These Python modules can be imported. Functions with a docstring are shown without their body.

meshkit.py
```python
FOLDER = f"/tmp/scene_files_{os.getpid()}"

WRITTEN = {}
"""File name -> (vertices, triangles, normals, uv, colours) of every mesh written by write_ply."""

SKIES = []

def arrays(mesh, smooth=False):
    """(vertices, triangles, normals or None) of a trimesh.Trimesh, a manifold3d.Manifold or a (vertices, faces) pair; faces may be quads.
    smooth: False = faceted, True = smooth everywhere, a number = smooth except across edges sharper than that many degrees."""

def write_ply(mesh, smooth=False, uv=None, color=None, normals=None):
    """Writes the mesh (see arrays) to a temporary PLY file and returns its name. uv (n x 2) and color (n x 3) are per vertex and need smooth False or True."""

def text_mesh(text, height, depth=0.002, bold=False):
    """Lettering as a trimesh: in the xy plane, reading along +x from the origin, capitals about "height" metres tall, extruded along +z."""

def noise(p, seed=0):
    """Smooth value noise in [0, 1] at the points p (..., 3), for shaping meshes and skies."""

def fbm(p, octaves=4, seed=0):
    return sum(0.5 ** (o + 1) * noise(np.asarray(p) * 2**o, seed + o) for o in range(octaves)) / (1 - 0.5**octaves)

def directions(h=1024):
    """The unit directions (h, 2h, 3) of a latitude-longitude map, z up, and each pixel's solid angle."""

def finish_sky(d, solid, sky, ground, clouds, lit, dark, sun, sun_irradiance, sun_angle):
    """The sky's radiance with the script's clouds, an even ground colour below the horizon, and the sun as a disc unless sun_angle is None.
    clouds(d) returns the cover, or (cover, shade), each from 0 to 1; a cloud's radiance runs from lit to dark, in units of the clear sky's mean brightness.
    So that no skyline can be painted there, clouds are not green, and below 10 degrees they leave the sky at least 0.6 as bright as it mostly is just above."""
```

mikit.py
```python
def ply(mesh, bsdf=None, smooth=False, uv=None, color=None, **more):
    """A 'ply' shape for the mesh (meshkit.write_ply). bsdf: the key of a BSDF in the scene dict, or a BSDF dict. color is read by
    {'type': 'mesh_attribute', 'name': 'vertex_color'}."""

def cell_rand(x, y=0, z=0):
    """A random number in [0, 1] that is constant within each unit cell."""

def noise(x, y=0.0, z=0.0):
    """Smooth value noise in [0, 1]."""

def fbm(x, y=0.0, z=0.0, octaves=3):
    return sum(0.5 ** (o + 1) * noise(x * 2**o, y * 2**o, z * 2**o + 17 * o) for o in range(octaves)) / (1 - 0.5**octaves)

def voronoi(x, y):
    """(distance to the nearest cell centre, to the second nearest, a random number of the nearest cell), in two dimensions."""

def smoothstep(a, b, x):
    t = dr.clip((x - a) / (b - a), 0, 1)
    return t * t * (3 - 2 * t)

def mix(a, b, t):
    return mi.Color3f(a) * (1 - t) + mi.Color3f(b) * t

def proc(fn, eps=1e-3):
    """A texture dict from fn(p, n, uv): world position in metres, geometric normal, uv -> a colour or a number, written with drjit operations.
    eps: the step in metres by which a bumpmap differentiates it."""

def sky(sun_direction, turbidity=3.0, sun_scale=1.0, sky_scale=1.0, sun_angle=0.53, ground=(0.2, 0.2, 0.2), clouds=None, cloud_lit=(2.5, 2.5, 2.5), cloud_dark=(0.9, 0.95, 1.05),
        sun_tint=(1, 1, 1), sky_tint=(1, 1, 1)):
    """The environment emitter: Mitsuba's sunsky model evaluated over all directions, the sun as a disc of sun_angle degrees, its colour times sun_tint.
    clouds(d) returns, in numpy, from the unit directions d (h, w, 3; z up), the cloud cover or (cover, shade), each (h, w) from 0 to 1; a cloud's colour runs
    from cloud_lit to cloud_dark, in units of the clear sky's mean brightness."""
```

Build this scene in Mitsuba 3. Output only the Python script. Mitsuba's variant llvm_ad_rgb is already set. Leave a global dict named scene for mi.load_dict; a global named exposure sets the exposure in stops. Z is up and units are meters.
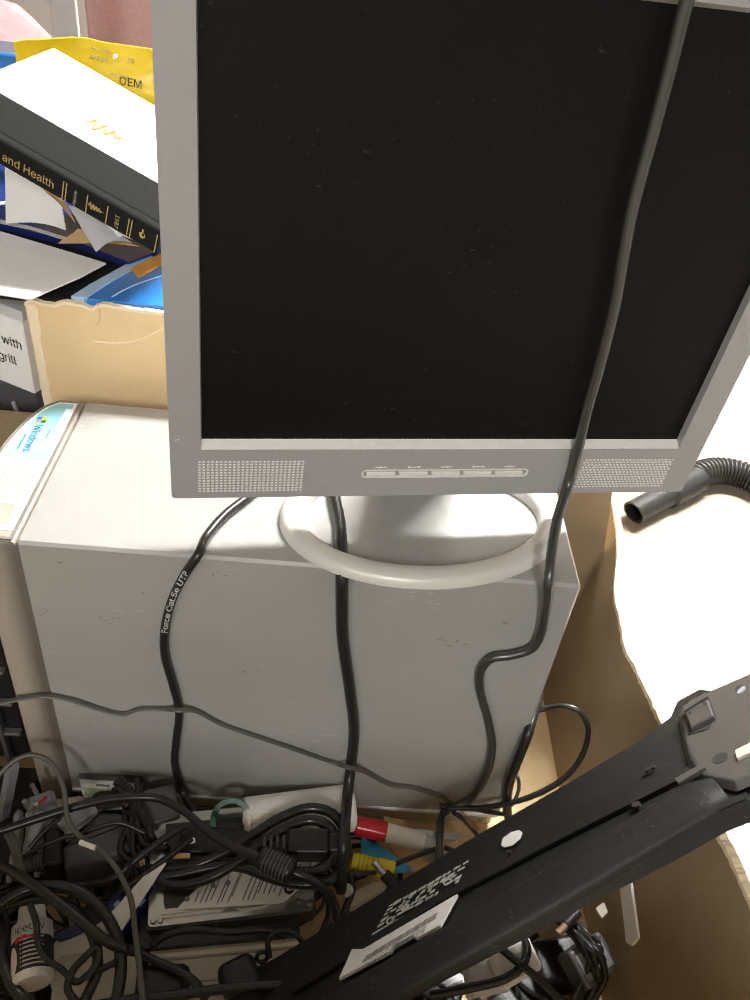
import math, random
import numpy as np
import trimesh, mitsuba as mi, drjit as dr
from shapely.geometry import Polygon, LineString, Point
from shapely import affinity
import mikit, meshkit

T = mi.ScalarTransform4f
scene, labels = {'type': 'scene'}, {}
exposure = 0.0
PI = math.pi
rng = np.random.default_rng(7)
random.seed(7)

# ------------------------------------------------------------------ camera
EYE = np.array([0.21221, -0.43295, 0.75808])
scene['camera'] = {'type': 'perspective', 'fov': 47.885, 'fov_axis': 'x', 'near_clip': 0.01, 'far_clip': 50.0,
                   'to_world': T().look_at(origin=EYE.tolist(), target=(EYE + [0.05766, 0.77382, -0.63078]).tolist(), up=[-0.0826, 0.63336, 0.76944])}

# ------------------------------------------------------------------ ceiling lamps out of view, placed to light the tower top and front faces: (x, y, half size x, half size y, radiance)
UNSEEN_LAMPS = [(1.15, 1.45, 0.60, 0.15, 285.0), (0.25, -3.2, 0.15, 0.60, 74.0), (0.25, -5.0, 0.15, 0.60, 74.0), (-1.5, -4.2, 0.15, 0.60, 74.0)]
LAMP_COLOR = np.array([1.0, 0.985, 0.95])
CEIL = 2.45

# ------------------------------------------------------------------ helpers
def lab(key, label=None, cat=None, group=None, kind=None):
    d = {}
    for k, v in (('label', label), ('category', cat), ('group', group), ('kind', kind)):
        if v: d[k] = v
    labels[key] = d
    return key

def add(key, mesh, mat, smooth=30, **kw):
    k, n = key, 0
    while k in scene:
        n += 1; k = '%s_%03d' % (key, n)
    scene[k] = mikit.ply(mesh, mat, smooth=smooth, **kw)
    return k

def cat(*ms):
    out = []
    for m in ms: out += list(m) if isinstance(m, (list, tuple)) else [m]
    return trimesh.util.concatenate(out)

def xf(mesh, m):
    q = mesh.copy(); q.apply_transform(m); return q

def move(mesh, v): return xf(mesh, trimesh.transformations.translation_matrix(v))

def frame(o, x, y):
    """4x4 from an origin, the x direction and a rough y direction."""
    x = np.asarray(x, float) / np.linalg.norm(x); y = np.asarray(y, float)
    y = y - x * (x @ y); y /= np.linalg.norm(y)
    m = np.eye(4); m[:3, 0], m[:3, 1], m[:3, 2], m[:3, 3] = x, y, np.cross(x, y), o
    return m

def cham(size, c=0.001, center=(0, 0, 0)):
    """Box with chamfered edges."""
    s = np.asarray(size, float) / 2; c = min(c, s.min() * 0.95); pts = []
    for sg in np.ndindex(2, 2, 2):
        g = np.array(sg) * 2 - 1
        for k in range(3):
            q = s - c; q[k] = s[k]; pts.append(g * q)
    return move(trimesh.convex.convex_hull(np.array(pts)), center)

def rbox(size, r, center=(0, 0, 0), n=4):
    """Box with well rounded edges."""
    s = np.maximum(np.asarray(size, float) / 2 - r, 1e-5)
    sp = trimesh.creation.uv_sphere(radius=r, count=[n * 2, n * 4]).vertices
    pts = np.vstack([sp + s * (np.array(g) * 2 - 1) for g in np.ndindex(2, 2, 2)])
    return move(trimesh.convex.convex_hull(pts), center)

def spline(pts, n=7):
    p = np.asarray(pts, float)
    if len(p) == 2: return np.linspace(p[0], p[1], n + 1)
    q = np.vstack([2 * p[0] - p[1], p, 2 * p[-1] - p[-2]]); out = []
    for i in range(1, len(q) - 2):
        a, b, c, d = q[i - 1], q[i], q[i + 1], q[i + 2]
        for t in np.linspace(0, 1, n, endpoint=False):
            out.append(0.5 * (2 * b + (c - a) * t + (2 * a - 5 * b + 4 * c - d) * t * t + (3 * b - a - 3 * c + d) * t ** 3))
    out.append(p[-1])
    return np.array(out)

def sweep(path, prof, cap=True, radii=None):
    """Sweep a closed 2-D profile along a path with parallel transport."""
    path = np.asarray(path, float); tan = np.gradient(path, axis=0)
    tan /= np.maximum(np.linalg.norm(tan, axis=1, keepdims=True), 1e-12)
    u = np.cross(tan[0], [0, 0, 1.0])
    if np.linalg.norm(u) < 0.1: u = np.cross(tan[0], [1.0, 0, 0])
    u /= np.linalg.norm(u); V = []; k = len(prof)
    for i, t in enumerate(tan):
        u = u - t * (u @ t); u /= np.linalg.norm(u); w = np.cross(t, u)
        s = 1 if radii is None else radii[i]
        V.append(path[i] + s * (prof[:, :1] * u + prof[:, 1:] * w))
    n = len(path); V = np.vstack(V); F = []
    for i in range(n - 1):
        for j in range(k):
            a, b = i * k + j, i * k + (j + 1) % k
            F += [[a, b, b + k], [a, b + k, a + k]]
    if cap:
        V = np.vstack([V, path[:1], path[-1:]]); e = n * k
        for j in range(k):
            F += [[e, (j + 1) % k, j], [e + 1, (n - 1) * k + j, (n - 1) * k + (j + 1) % k]]
    return trimesh.Trimesh(V, F, process=False)

def circle(r, k=10):
    a = np.arange(k) / k * 2 * PI
    return np.stack([np.cos(a), np.sin(a)], 1) * r

def tube(pts, r, n=7, k=10): return sweep(spline(pts, n), circle(r, k))

def twin(pts, r, n=7):
    """Flat two-core wire."""
    a = np.arange(16) / 16 * 2 * PI
    prof = np.stack([np.cos(a) * (1.0 + 0.75 * np.abs(np.cos(a))), np.sin(a) * (1 - 0.35 * np.exp(-(np.cos(a) / 0.25) ** 2))], 1) * r
    return sweep(spline(pts, n), prof)

def cyl(p, q, r, r2=None, k=24):
    p, q = np.asarray(p, float), np.asarray(q, float)
    return sweep(np.array([p, p * 0.5 + q * 0.5, q]), circle(1.0, k), radii=[r, (r + (r2 or r)) / 2, r2 or r])

def lathe(prof, m=None, k=32):
    """Revolve (radius, height) points about z."""
    me = trimesh.creation.revolve(np.asarray(prof, float), sections=k)
    return me if m is None else xf(me, m)

def prism(poly, h, z0=0.0):
    poly = poly if isinstance(poly, Polygon) else Polygon(poly)
    return move(trimesh.creation.extrude_polygon(poly, h, engine='earcut'), (0, 0, z0))

def slab(pts3, th, back=None):
    """A horizontal plate whose top outline is given in space (mean height used)."""
    p = np.asarray(pts3, float); q = Polygon(p[:, :2]).buffer(0)
    if back is not None: q = q.intersection(Polygon([(-9, back), (9, back), (9, 9), (-9, 9)]))
    return prism(q, th, p[:, 2].mean() - th)

def on_plane(poly2, m, h, z0=0.0): return xf(prism(poly2, h, z0), m)

def rrect(x0, y0, x1, y1, r, q=5):
    return Polygon([(x0 + r, y0 + r), (x1 - r, y0 + r), (x1 - r, y1 - r), (x0 + r, y1 - r)]).buffer(r, quad_segs=q)

def sheet(P, th=0.0015):
    """A thin closed sheet from a grid of points (n, m, 3)."""
    P = np.asarray(P, float); n, m = P.shape[:2]
    du, dv = np.gradient(P, axis=0), np.gradient(P, axis=1); N = np.cross(du, dv)
    N /= np.maximum(np.linalg.norm(N, axis=2, keepdims=True), 1e-12)
    V = np.vstack([(P + N * th / 2).reshape(-1, 3), (P - N * th / 2).reshape(-1, 3)]); o = n * m; F = []
    I = lambda i, j: i * m + j
    for i in range(n - 1):
        for j in range(m - 1):
            a, b, c, d = I(i, j), I(i + 1, j), I(i + 1, j + 1), I(i, j + 1)
            F += [[a, b, c], [a, c, d], [o + a, o + c, o + b], [o + a, o + d, o + c]]
    rim = [I(i, 0) for i in range(n)] + [I(n - 1, j) for j in range(1, m)] + [I(i, m - 1) for i in range(n - 2, -1, -1)] + [I(0, j) for j in range(m - 2, 0, -1)]
    for a, b in zip(rim, rim[1:] + rim[:1]): F += [[a, o + a, o + b], [a, o + b, b]]
    return trimesh.Trimesh(V, F, process=False)

def text(s, h, m, depth=0.0003, bold=False, center=False):
    me = meshkit.text_mesh(s, h, depth, bold)
    if center:
        b = me.bounds; me.apply_translation([-(b[0][0] + b[1][0]) / 2, -(b[0][1] + b[1][1]) / 2, 0])
    return xf(me, m)

# ------------------------------------------------------------------ materials
def mat(name, color, rough=0.5, metallic=0.0, spec=0.5, bump=None, **kw):
    c = color if isinstance(color, dict) else {'type': 'rgb', 'value': list(map(float, color))}
    r = rough if isinstance(rough, dict) else float(rough)
    b = {'type': 'principled', 'base_color': c, 'roughness': r, 'metallic': float(metallic), 'specular': float(spec), **kw}
    if bump: b = {'type': 'bumpmap', 'arbitrary': bump[0], 'scale': bump[1], 'bsdf': b}
    scene[name] = {'type': 'twosided', 'bsdf': b}
    return name

def col(fn): return mikit.proc(fn)
N, FB, MIX, SS = mikit.noise, mikit.fbm, mikit.mix, mikit.smoothstep

def cardboard(base, dark):
    def f(p, n, uv):
        g = FB(p.x * 18, p.y * 18, p.z * 18, 3); fine = N(p.x * 900, p.y * 900, p.z * 900)
        flute = 0.5 + 0.5 * dr.sin((p.x + p.y) * 2 * PI / 0.0065)
        return MIX(dark, base, dr.clip(0.25 + 0.75 * g + 0.18 * (fine - 0.5) + 0.05 * flute, 0, 1))
    return col(f)

def metal_paint(p, n, uv):
    g = FB(p.x * 9, p.y * 9, p.z * 9, 3); fine = N(p.x * 1500, p.y * 1500, p.z * 1500)
    spot = SS(0.86, 0.92, N(p.x * 330, p.y * 330, p.z * 330)) * SS(0.74, 0.86, N(p.x * 37, p.y * 37, p.z * 37))
    scr = SS(0.82, 0.92, N(p.x * 160, p.y * 160, p.z * 700)) * SS(0.74, 0.84, N(p.x * 14 + 3, p.y * 14, p.z * 22))
    c = MIX((0.288, 0.285, 0.268), (0.345, 0.34, 0.322), g) * (0.97 + 0.06 * fine)
    return MIX(MIX(c, (0.16, 0.13, 0.10), spot * 0.7), (0.66, 0.66, 0.64), scr * 0.35)

def screen_dust(p, n, uv):
    s = SS(0.86, 0.93, N(p.x * 420, p.y * 420, p.z * 420)) * SS(0.35, 0.8, N(p.x * 30, p.y * 30, p.z * 30))
    g = FB(p.x * 12, p.y * 12, p.z * 12, 3)
    return MIX((0.0042, 0.0043, 0.0048), (0.10, 0.095, 0.085), s * 0.25 + 0.015 * g)

def floor_col(p, n, uv):
    g = FB(p.x * 6, p.y * 6, 0, 4); s = SS(0.88, 0.94, N(p.x * 90, p.y * 90, 2)) * SS(0.7, 0.85, N(p.x * 9, p.y * 9, 5))
    return MIX(MIX((0.265, 0.225, 0.18), (0.315, 0.272, 0.22), g), (0.4, 0.34, 0.27), s * 0.5)

def dusty_black(p, n, uv):
    g = FB(p.x * 25, p.y * 25, p.z * 25, 3); s = SS(0.86, 0.93, N(p.x * 700, p.y * 700, p.z * 700))
    return MIX(MIX((0.008, 0.008, 0.008), (0.017, 0.0165, 0.0155), g), (0.20, 0.19, 0.17), s * 0.22)

mat('m_floor', col(floor_col), 0.35)
mat('m_wall', (0.24, 0.24, 0.24), 0.8)  # grey of the unseen walls, set low to limit bounced light
mat('m_ceiling', (0.45, 0.44, 0.42), 0.9)  # unseen ceiling, darkened so less light bounces down
mat('m_taupe', (0.24, 0.21, 0.19), 0.9)
mat('m_mauve', col(lambda p, n, uv: MIX((0.38, 0.275, 0.265), (0.46, 0.335, 0.32), N(p.x * 300, p.y * 300, p.z * 300))), 0.9)
mat('m_post', (0.50, 0.46, 0.42), 0.6)
mat('m_tower', col(metal_paint), 0.27, 0.0, 0.8)
mat('m_base_metal', (0.50, 0.46, 0.38), 0.3, 0.6)
mat('m_bezel_taupe', (0.34, 0.30, 0.25), 0.45)
mat('m_bezel_rim_shaded', (0.19, 0.17, 0.15), 0.5)  # bezel taupe darkened; shade on the top rim put into the colour
mat('m_silver', (0.345, 0.345, 0.345), 0.45, 0.15)
mat('m_silver_pale_lit', (0.72, 0.71, 0.68), 0.35, 0.1)  # pale silver; on the sill and lower lip it paints caught light
mat('m_ring', (0.60, 0.59, 0.55), 0.35, 0.1)
mat('m_hole', (0.80, 0.80, 0.77), 0.5)
mat('m_screen', col(screen_dust), 0.4, 0.0, 0.15)
mat('m_monitor_back', (0.10, 0.10, 0.10), 0.5)
mat('m_black', (0.014, 0.014, 0.014), 0.38)
mat('m_cable', (0.016, 0.0158, 0.0155), 0.33)
mat('m_cable_gloss', (0.018, 0.017, 0.016), 0.25)
mat('m_cable_grey', (0.09, 0.085, 0.075), 0.4)
mat('m_charcoal', (0.085, 0.085, 0.090), 0.5)
mat('m_slate', (0.24, 0.25, 0.27), 0.45)
mat('m_keyboard', col(dusty_black), 0.55, 0.0, 0.3)
mat('m_keyboard_grey', (0.055, 0.052, 0.048), 0.42)
mat('m_card_shaded', cardboard((0.30, 0.22, 0.13), (0.24, 0.17, 0.095)), 0.85)  # wall card darkened, shade inside the box put into its colour
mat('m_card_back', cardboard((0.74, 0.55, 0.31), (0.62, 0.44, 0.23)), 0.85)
mat('m_card_torn', cardboard((0.86, 0.74, 0.54), (0.70, 0.54, 0.33)), 0.9)
mat('m_white', (0.82, 0.81, 0.78), 0.5)
mat('m_paper', (0.84, 0.83, 0.80), 0.7)
mat('m_cream', (0.76, 0.72, 0.60), 0.6)
mat('m_beige', (0.48, 0.44, 0.36), 0.45)
mat('m_grey_paper', (0.55, 0.55, 0.55), 0.6)
mat('m_ink', (0.02, 0.02, 0.02), 0.6)
mat('m_ink_grey', (0.22, 0.22, 0.22), 0.6)
mat('m_ink_pale', (0.34, 0.30, 0.25), 0.6)
mat('m_print_white', (0.60, 0.60, 0.58), 0.6)
mat('m_gold', (0.62, 0.45, 0.18), 0.35, 0.7)
mat('m_book_black', (0.011, 0.0115, 0.0115), 0.8, 0.0, 0.12)
mat('m_cyan', (0.28, 0.58, 0.64), 0.45)
mat('m_cyan_card', (0.05, 0.42, 0.72), 0.4)
mat('m_pale_cyan', (0.66, 0.84, 0.87), 0.4)
mat('m_logo_blue', (0.01, 0.07, 0.20), 0.6)
mat('m_red', (0.55, 0.015, 0.03), 0.2)
mat('m_yellow', (0.92, 0.66, 0.015), 0.35)
mat('m_highlighter', (0.52, 0.48, 0.02), 0.45)
mat('m_green', (0.01, 0.10, 0.05), 0.4)
mat('m_pale_green', (0.42, 0.52, 0.33), 0.5)
mat('m_blue', (0.03, 0.19, 0.56), 0.18)
mat('m_blue_pale', (0.38, 0.55, 0.75), 0.2)
mat('m_navy', (0.012, 0.018, 0.11), 0.3)
mat('m_lavender', (0.45, 0.45, 0.58), 0.5)
mat('m_orange', (0.66, 0.30, 0.07), 0.5)
mat('m_tan', (0.60, 0.40, 0.20), 0.6)
mat('m_pink', (0.42, 0.165, 0.17), 0.9, 0.0, 0.1)
mat('m_steel', (0.62, 0.61, 0.58), 0.22, 0.9)
mat('m_dark_steel', (0.05, 0.048, 0.042), 0.35, 0.3)
mat('m_copper', (0.62, 0.42, 0.28), 0.3, 0.8)
mat('m_hose', (0.022, 0.021, 0.020), 0.42)
mat('m_lamp_frame', (0.8, 0.8, 0.8), 0.5)

# ------------------------------------------------------------------ the room
X0, X1, Y0, Y1 = -2.4, 2.8, -6.2, 2.3
def struct(key, mesh, m, label, smooth=False):
    add(key, mesh, m, smooth); lab(key, label, None, None, 'structure')
bx = lambda x0, x1, y0, y1, z0, z1: cham((x1 - x0, y1 - y0, z1 - z0), 1e-4, ((x0 + x1) / 2, (y0 + y1) / 2, (z0 + z1) / 2))
struct('floor', bx(X0, X1, Y0, Y1, -0.06, 0), 'm_floor', 'pale beige vinyl floor of the room')
struct('ceiling', bx(X0, X1, Y0, Y1, CEIL, CEIL + 0.06), 'm_ceiling', 'unseen ceiling above the boxes, toned down to limit bounced light')
struct('wall_back', bx(X0, X1, Y1, Y1 + 0.08, -0.06, CEIL), 'm_taupe', 'dim taupe wall behind the boxes')
struct('wall_left', bx(X0 - 0.08, X0, Y0, Y1, -0.06, CEIL), 'm_wall', 'plain unseen wall on the left of the room')
struct('wall_right', bx(X1, X1 + 0.08, Y0, Y1, -0.06, CEIL), 'm_wall', 'plain unseen wall on the right of the room')
struct('wall_front', bx(X0, X1, Y0 - 0.08, Y0, -0.06, CEIL), 'm_wall', 'plain unseen wall behind the viewer')
for i, (lx, ly, hx, hy, rad) in enumerate(UNSEEN_LAMPS):
    k = 'unseen_ceiling_light' + ('' if i == 0 else '_%03d' % i)
    fr = prism(Polygon(rrect(lx - hx - .03, ly - hy - .03, lx + hx + .03, ly + hy + .03, .01).exterior.coords, [rrect(lx - hx, ly - hy, lx + hx, ly + hy, .004).exterior.coords]), 0.035, CEIL - 0.035)
    add(k + '__frame', fr, 'm_lamp_frame')
    dv = np.array([[lx - hx, ly - hy, CEIL - .02], [lx + hx, ly - hy, CEIL - .02], [lx + hx, ly + hy, CEIL - .02], [lx - hx, ly + hy, CEIL - .02]])
    add(k + '__diffuser', trimesh.Trimesh(dv, [[0, 2, 1], [0, 3, 2]], process=False), 'm_white', False,
        emitter={'type': 'area', 'radiance': {'type': 'rgb', 'value': (rad * LAMP_COLOR).tolist()}})
    lab(k, ['unseen long white ceiling light above the floor to the right of the box', 'unseen ceiling light nearest behind the viewer, placed to light the front faces', 'unseen ceiling light farthest behind the viewer, placed to light the front faces', 'unseen ceiling light at the left behind the viewer, placed to light the front faces'][i], 'ceiling light')

# behind: post, mauve panel, pink cloth
pa, pb, pc = (-0.1717,0.74,0.5066), (-0.1408,0.74,0.5097), (-0.131,0.74,0.5107)
add('furniture_post', cham((pb[0] - pa[0], 0.008, 0.9), 0.001, ((pa[0] + pb[0]) / 2, 0.744, 0.45)), 'm_post')
lab('furniture_post', 'light grey upright post against the taupe and mauve background', 'post')
scr0 = (-0.2246,1.06,0.4433)
add('fabric_screen__panel', cham((0.9, 0.03, 0.75), 0.004, (scr0[0] + 0.45, 1.08, 0.475)), 'm_mauve')
add('fabric_screen__foot', cham((0.05, 0.25, 0.10), 0.004, (scr0[0] + 0.15, 1.08, 0.05)), 'm_taupe')
add('fabric_screen__foot', cham((0.05, 0.25, 0.10), 0.004, (scr0[0] + 0.75, 1.08, 0.05)), 'm_taupe')
lab('fabric_screen', 'dusty mauve fabric screen behind the yellow bag', 'screen')

# ------------------------------------------------------------------ the open cardboard box that holds the tower
edge = [(0.52,0.3413,0.22),(0.5145,0.2981,0.22),(0.5141,0.2651,0.22),(0.5123,0.2274,0.22),(0.511,0.2026,0.22),(0.506,0.167,0.22),(0.4947,0.1212,0.22),(0.4915,0.0908,0.22),(0.4866,0.054,0.22),(0.4888,0.0332,0.22),(0.4907,0.0062,0.22),(0.4922,-0.0203,0.22),(0.4973,-0.0495,0.22),(0.5014,-0.0844,0.22),(0.5062,-0.1156,0.22),(0.5113,-0.1425,0.22),(0.5154,-0.1675,0.22),(0.5192,-0.1947,0.22),(0.5212,-0.224,0.22),(0.522,-0.2458,0.22)]
edge = spline(edge, 16)
NZ = 12
G = []
for i, e in enumerate(edge):
    row = []
    jag = (meshkit.fbm(np.array([i * 0.13, 1.5, 0.3]), 4) - 0.5) * 0.008
    for j in range(NZ + 1):
        t = j / NZ
        bxx = 0.476 + 0.02 * max(0, -e[1]) * 1.5
        x = bxx * (1 - t) + e[0] * t + 0.006 * math.sin(t * 3 + e[1] * 14)*t
        row.append([x, e[1], 0.006 + (e[2] - 0.006 + jag) * t])
    G.append(row)
G = np.array(G)
wall = sheet(G, 0.005)
add('cardboard_box__side_wall', wall, 'm_card_shaded')
lip = sheet(np.stack([G[:, -1] - np.array([0, 0, 0.004]) + np.outer(meshkit.fbm(np.stack([np.arange(len(G)) * 0.5, np.full(len(G), 2.2), np.zeros(len(G))], 1), 3) - 0.5, [0, 0, 0.0035]), G[:, -1] + np.outer(meshkit.fbm(np.stack([np.arange(len(G)) * 0.45, np.full(len(G), 8.2), np.zeros(len(G))], 1), 3), [0.0, 0, 0.0025])], 1), 0.0064)
add('cardboard_box__torn_edge', lip, 'm_card_torn', False)
add('cardboard_box__back_wall', on_plane([(-0.19, 0.006), (0.476, 0.006), (0.499, 0.195), (0.485, 0.277), (0.479, 0.305), (-0.19, 0.305)], frame((0, 0.207, 0), (1, 0, 0), (0, 0, 1)), 0.005), 'm_card_shaded', False)
add('cardboard_box__bottom', bx(-0.19, 0.49, -0.36, 0.206, 0.001, 0.006), 'm_card_back')  # lighter card than the walls; its lit tone is in the colour
add('cardboard_box__unseen_front_wall', bx(-0.19, 0.50, -0.365, -0.36, 0.001, 0.305), 'm_card_shaded')  # out of view; its height shades the pile and lower tower face
add('cardboard_box__side_wall', bx(-0.195, -0.19, -0.365, 0.207, 0.001, 0.22), 'm_card_shaded')
lab('cardboard_box', 'open brown cardboard box with a torn curved side, holding the computer tower and cables', 'box')

# paper strip stuck on the inside of the side wall
st = [(0.478,-0.0958,0.1043),(0.478,-0.1055,0.1273),(0.478,-0.1454,0.117),(0.478,-0.1441,0.0999),(0.478,-0.1376,0.0916)]
st = np.array(st)
ms = np.array([[0, 0, 1], [1, 0, 0], [0, 1, 0]], float)
mm = np.eye(4); mm[:3, :3] = np.array([[0, 0, 1.0], [1, 0, 0], [0, 1, 0]]); mm[0, 3] = 0.4755
add('paper_strip', on_plane(Polygon(st[:, 1:]), mm, 0.002), 'm_paper')
lab('paper_strip', 'narrow white paper strip stuck on the brown box wall below the keyboard', 'paper strip')

# ------------------------------------------------------------------ computer tower
def tower():
    k = 'desktop_tower'
    add(k + '__body', cham((0.401, 0.18, 0.311), 0.0022, (0.2005, 0.09, 0.1855)), 'm_tower', False)
    add(k + '__base_rail', cham((0.394, 0.174, 0.022), 0.002, (0.2, 0.09, 0.021)), 'm_base_metal', False)
    add(k + '__lower_lip', cham((0.400, 0.004, 0.006), 0.0015, (0.2005, 0.0005, 0.0315)), 'm_silver_pale_lit', False)  # pale colour paints the highlight along the lip
    for x in (0.03, 0.37):
        for y in (0.03, 0.15):
            add(k + '__foot', lathe([(0, 0.0055), (0.010, 0.0055), (0.011, 0.011), (0, 0.011)], trimesh.transformations.translation_matrix((x, y, 0)), 16), 'm_black')
    ys = np.linspace(0, 0.18, 25)
    xs = -0.027 - 0.0215 * np.sin(np.clip((ys) / 0.18, 0, 1) * PI) ** 0.7
    xs[-3:] = [xs[-4] + 0.003, xs[-4] + 0.008, xs[-4] + 0.016]
    plan = [(-0.0008, 0.0)] + list(zip(xs, ys)) + [(-0.0008, 0.18)]
    P = Polygon(plan)
    pts = []
    for d, z in ((0, 0.008), (0, 0.3375), (-0.0012, 0.3395), (-0.003, 0.3405)):
        q = np.array(P.buffer(d).exterior.coords); pts.append(np.c_[q, np.full(len(q), z)])
    add(k + '__front_bezel', trimesh.convex.convex_hull(np.vstack(pts)), 'm_bezel_taupe', 35)
    inner = P.buffer(-0.0032)
    rim = P.buffer(-0.0022).difference(P.buffer(-0.0044))
    add(k + '__front_bezel__rim', prism(rim, 0.0010, 0.3403), 'm_bezel_rim_shaded')
    from shapely.geometry import box as sbox
    area = P.buffer(-0.0048)
    a1, a2 = area.intersection(sbox(-1, 0.092, 1, 1)), area.intersection(sbox(-1, 0.012, 1, 0.0912))
    add(k + '__cyan_sticker', prism(a1, 0.0006, 0.3404), 'm_white')
    lab(k + '__cyan_sticker', 'white-edged cyan sticker with blue lettering')
    cy = a1.buffer(-0.0022)
    add(k + '__cyan_sticker__panel', prism(cy, 0.0002, 0.3410), 'm_cyan')
    c = sbox(-0.0125, 0.132, -0.0055, 0.166)
    add(k + '__cyan_sticker__pale_patch', prism(c.intersection(cy), 0.00015, 0.3412), 'm_pale_cyan')
    m = frame((-0.0300, 0.1395, 0.3412), (0.05, -1, 0), (1, 0.05, 0))
    add(k + '__cyan_sticker__lettering', text('Windows', 0.0062, m, 0.0002, True), 'm_logo_blue', False)
    for q, cc in enumerate(('m_orange', 'm_green', 'm_blue', 'm_yellow')):
        ox, oy = (q % 2) * 0.0042, (q // 2) * 0.0042
        add(k + '__cyan_sticker__flag_square', prism([(-0.0310 + ox, 0.1425 + oy), (-0.0273 + ox, 0.1430 + oy), (-0.0273 + ox, 0.1465 + oy), (-0.0310 + ox, 0.1460 + oy)], 0.0002, 0.3412), cc, False)
    add(k + '__cyan_sticker__small_print', cat([prism(sbox(-0.0335 + 0.0016 * i, 0.105 + 0.004 * i, -0.0325 + 0.0016 * i, 0.125), 0.0002, 0.3412) for i in range(1)] + [prism(sbox(-0.0165, 0.122, -0.0158, 0.134), 0.0002, 0.3412)]), 'm_logo_blue', False)
    add(k + '__specification_label', prism(a2, 0.0006, 0.3404), 'm_paper')
    lab(k + '__specification_label', 'white label with pale beige lines of print')
    lines = []
    r2 = np.random.default_rng(3)
    for i in range(8):
        x = -0.038 + i * 0.0042
        y1 = 0.086; y0 = 0.086 - r2.uniform(0.02, 0.06)
        lines.append(prism(sbox(x, y0, x + 0.0019, y1).intersection(a2.buffer(-0.002)), 0.0002, 0.3410))
    lines.append(prism(sbox(-0.036, 0.018, -0.012, 0.04).intersection(a2.buffer(-0.002)), 0.0002, 0.3410))
    add(k + '__specification_label__print', cat(lines), 'm_ink_pale', False)
    lab(k, 'silver grey desktop computer tower standing in the brown cardboard box', 'computer')
tower()

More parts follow.
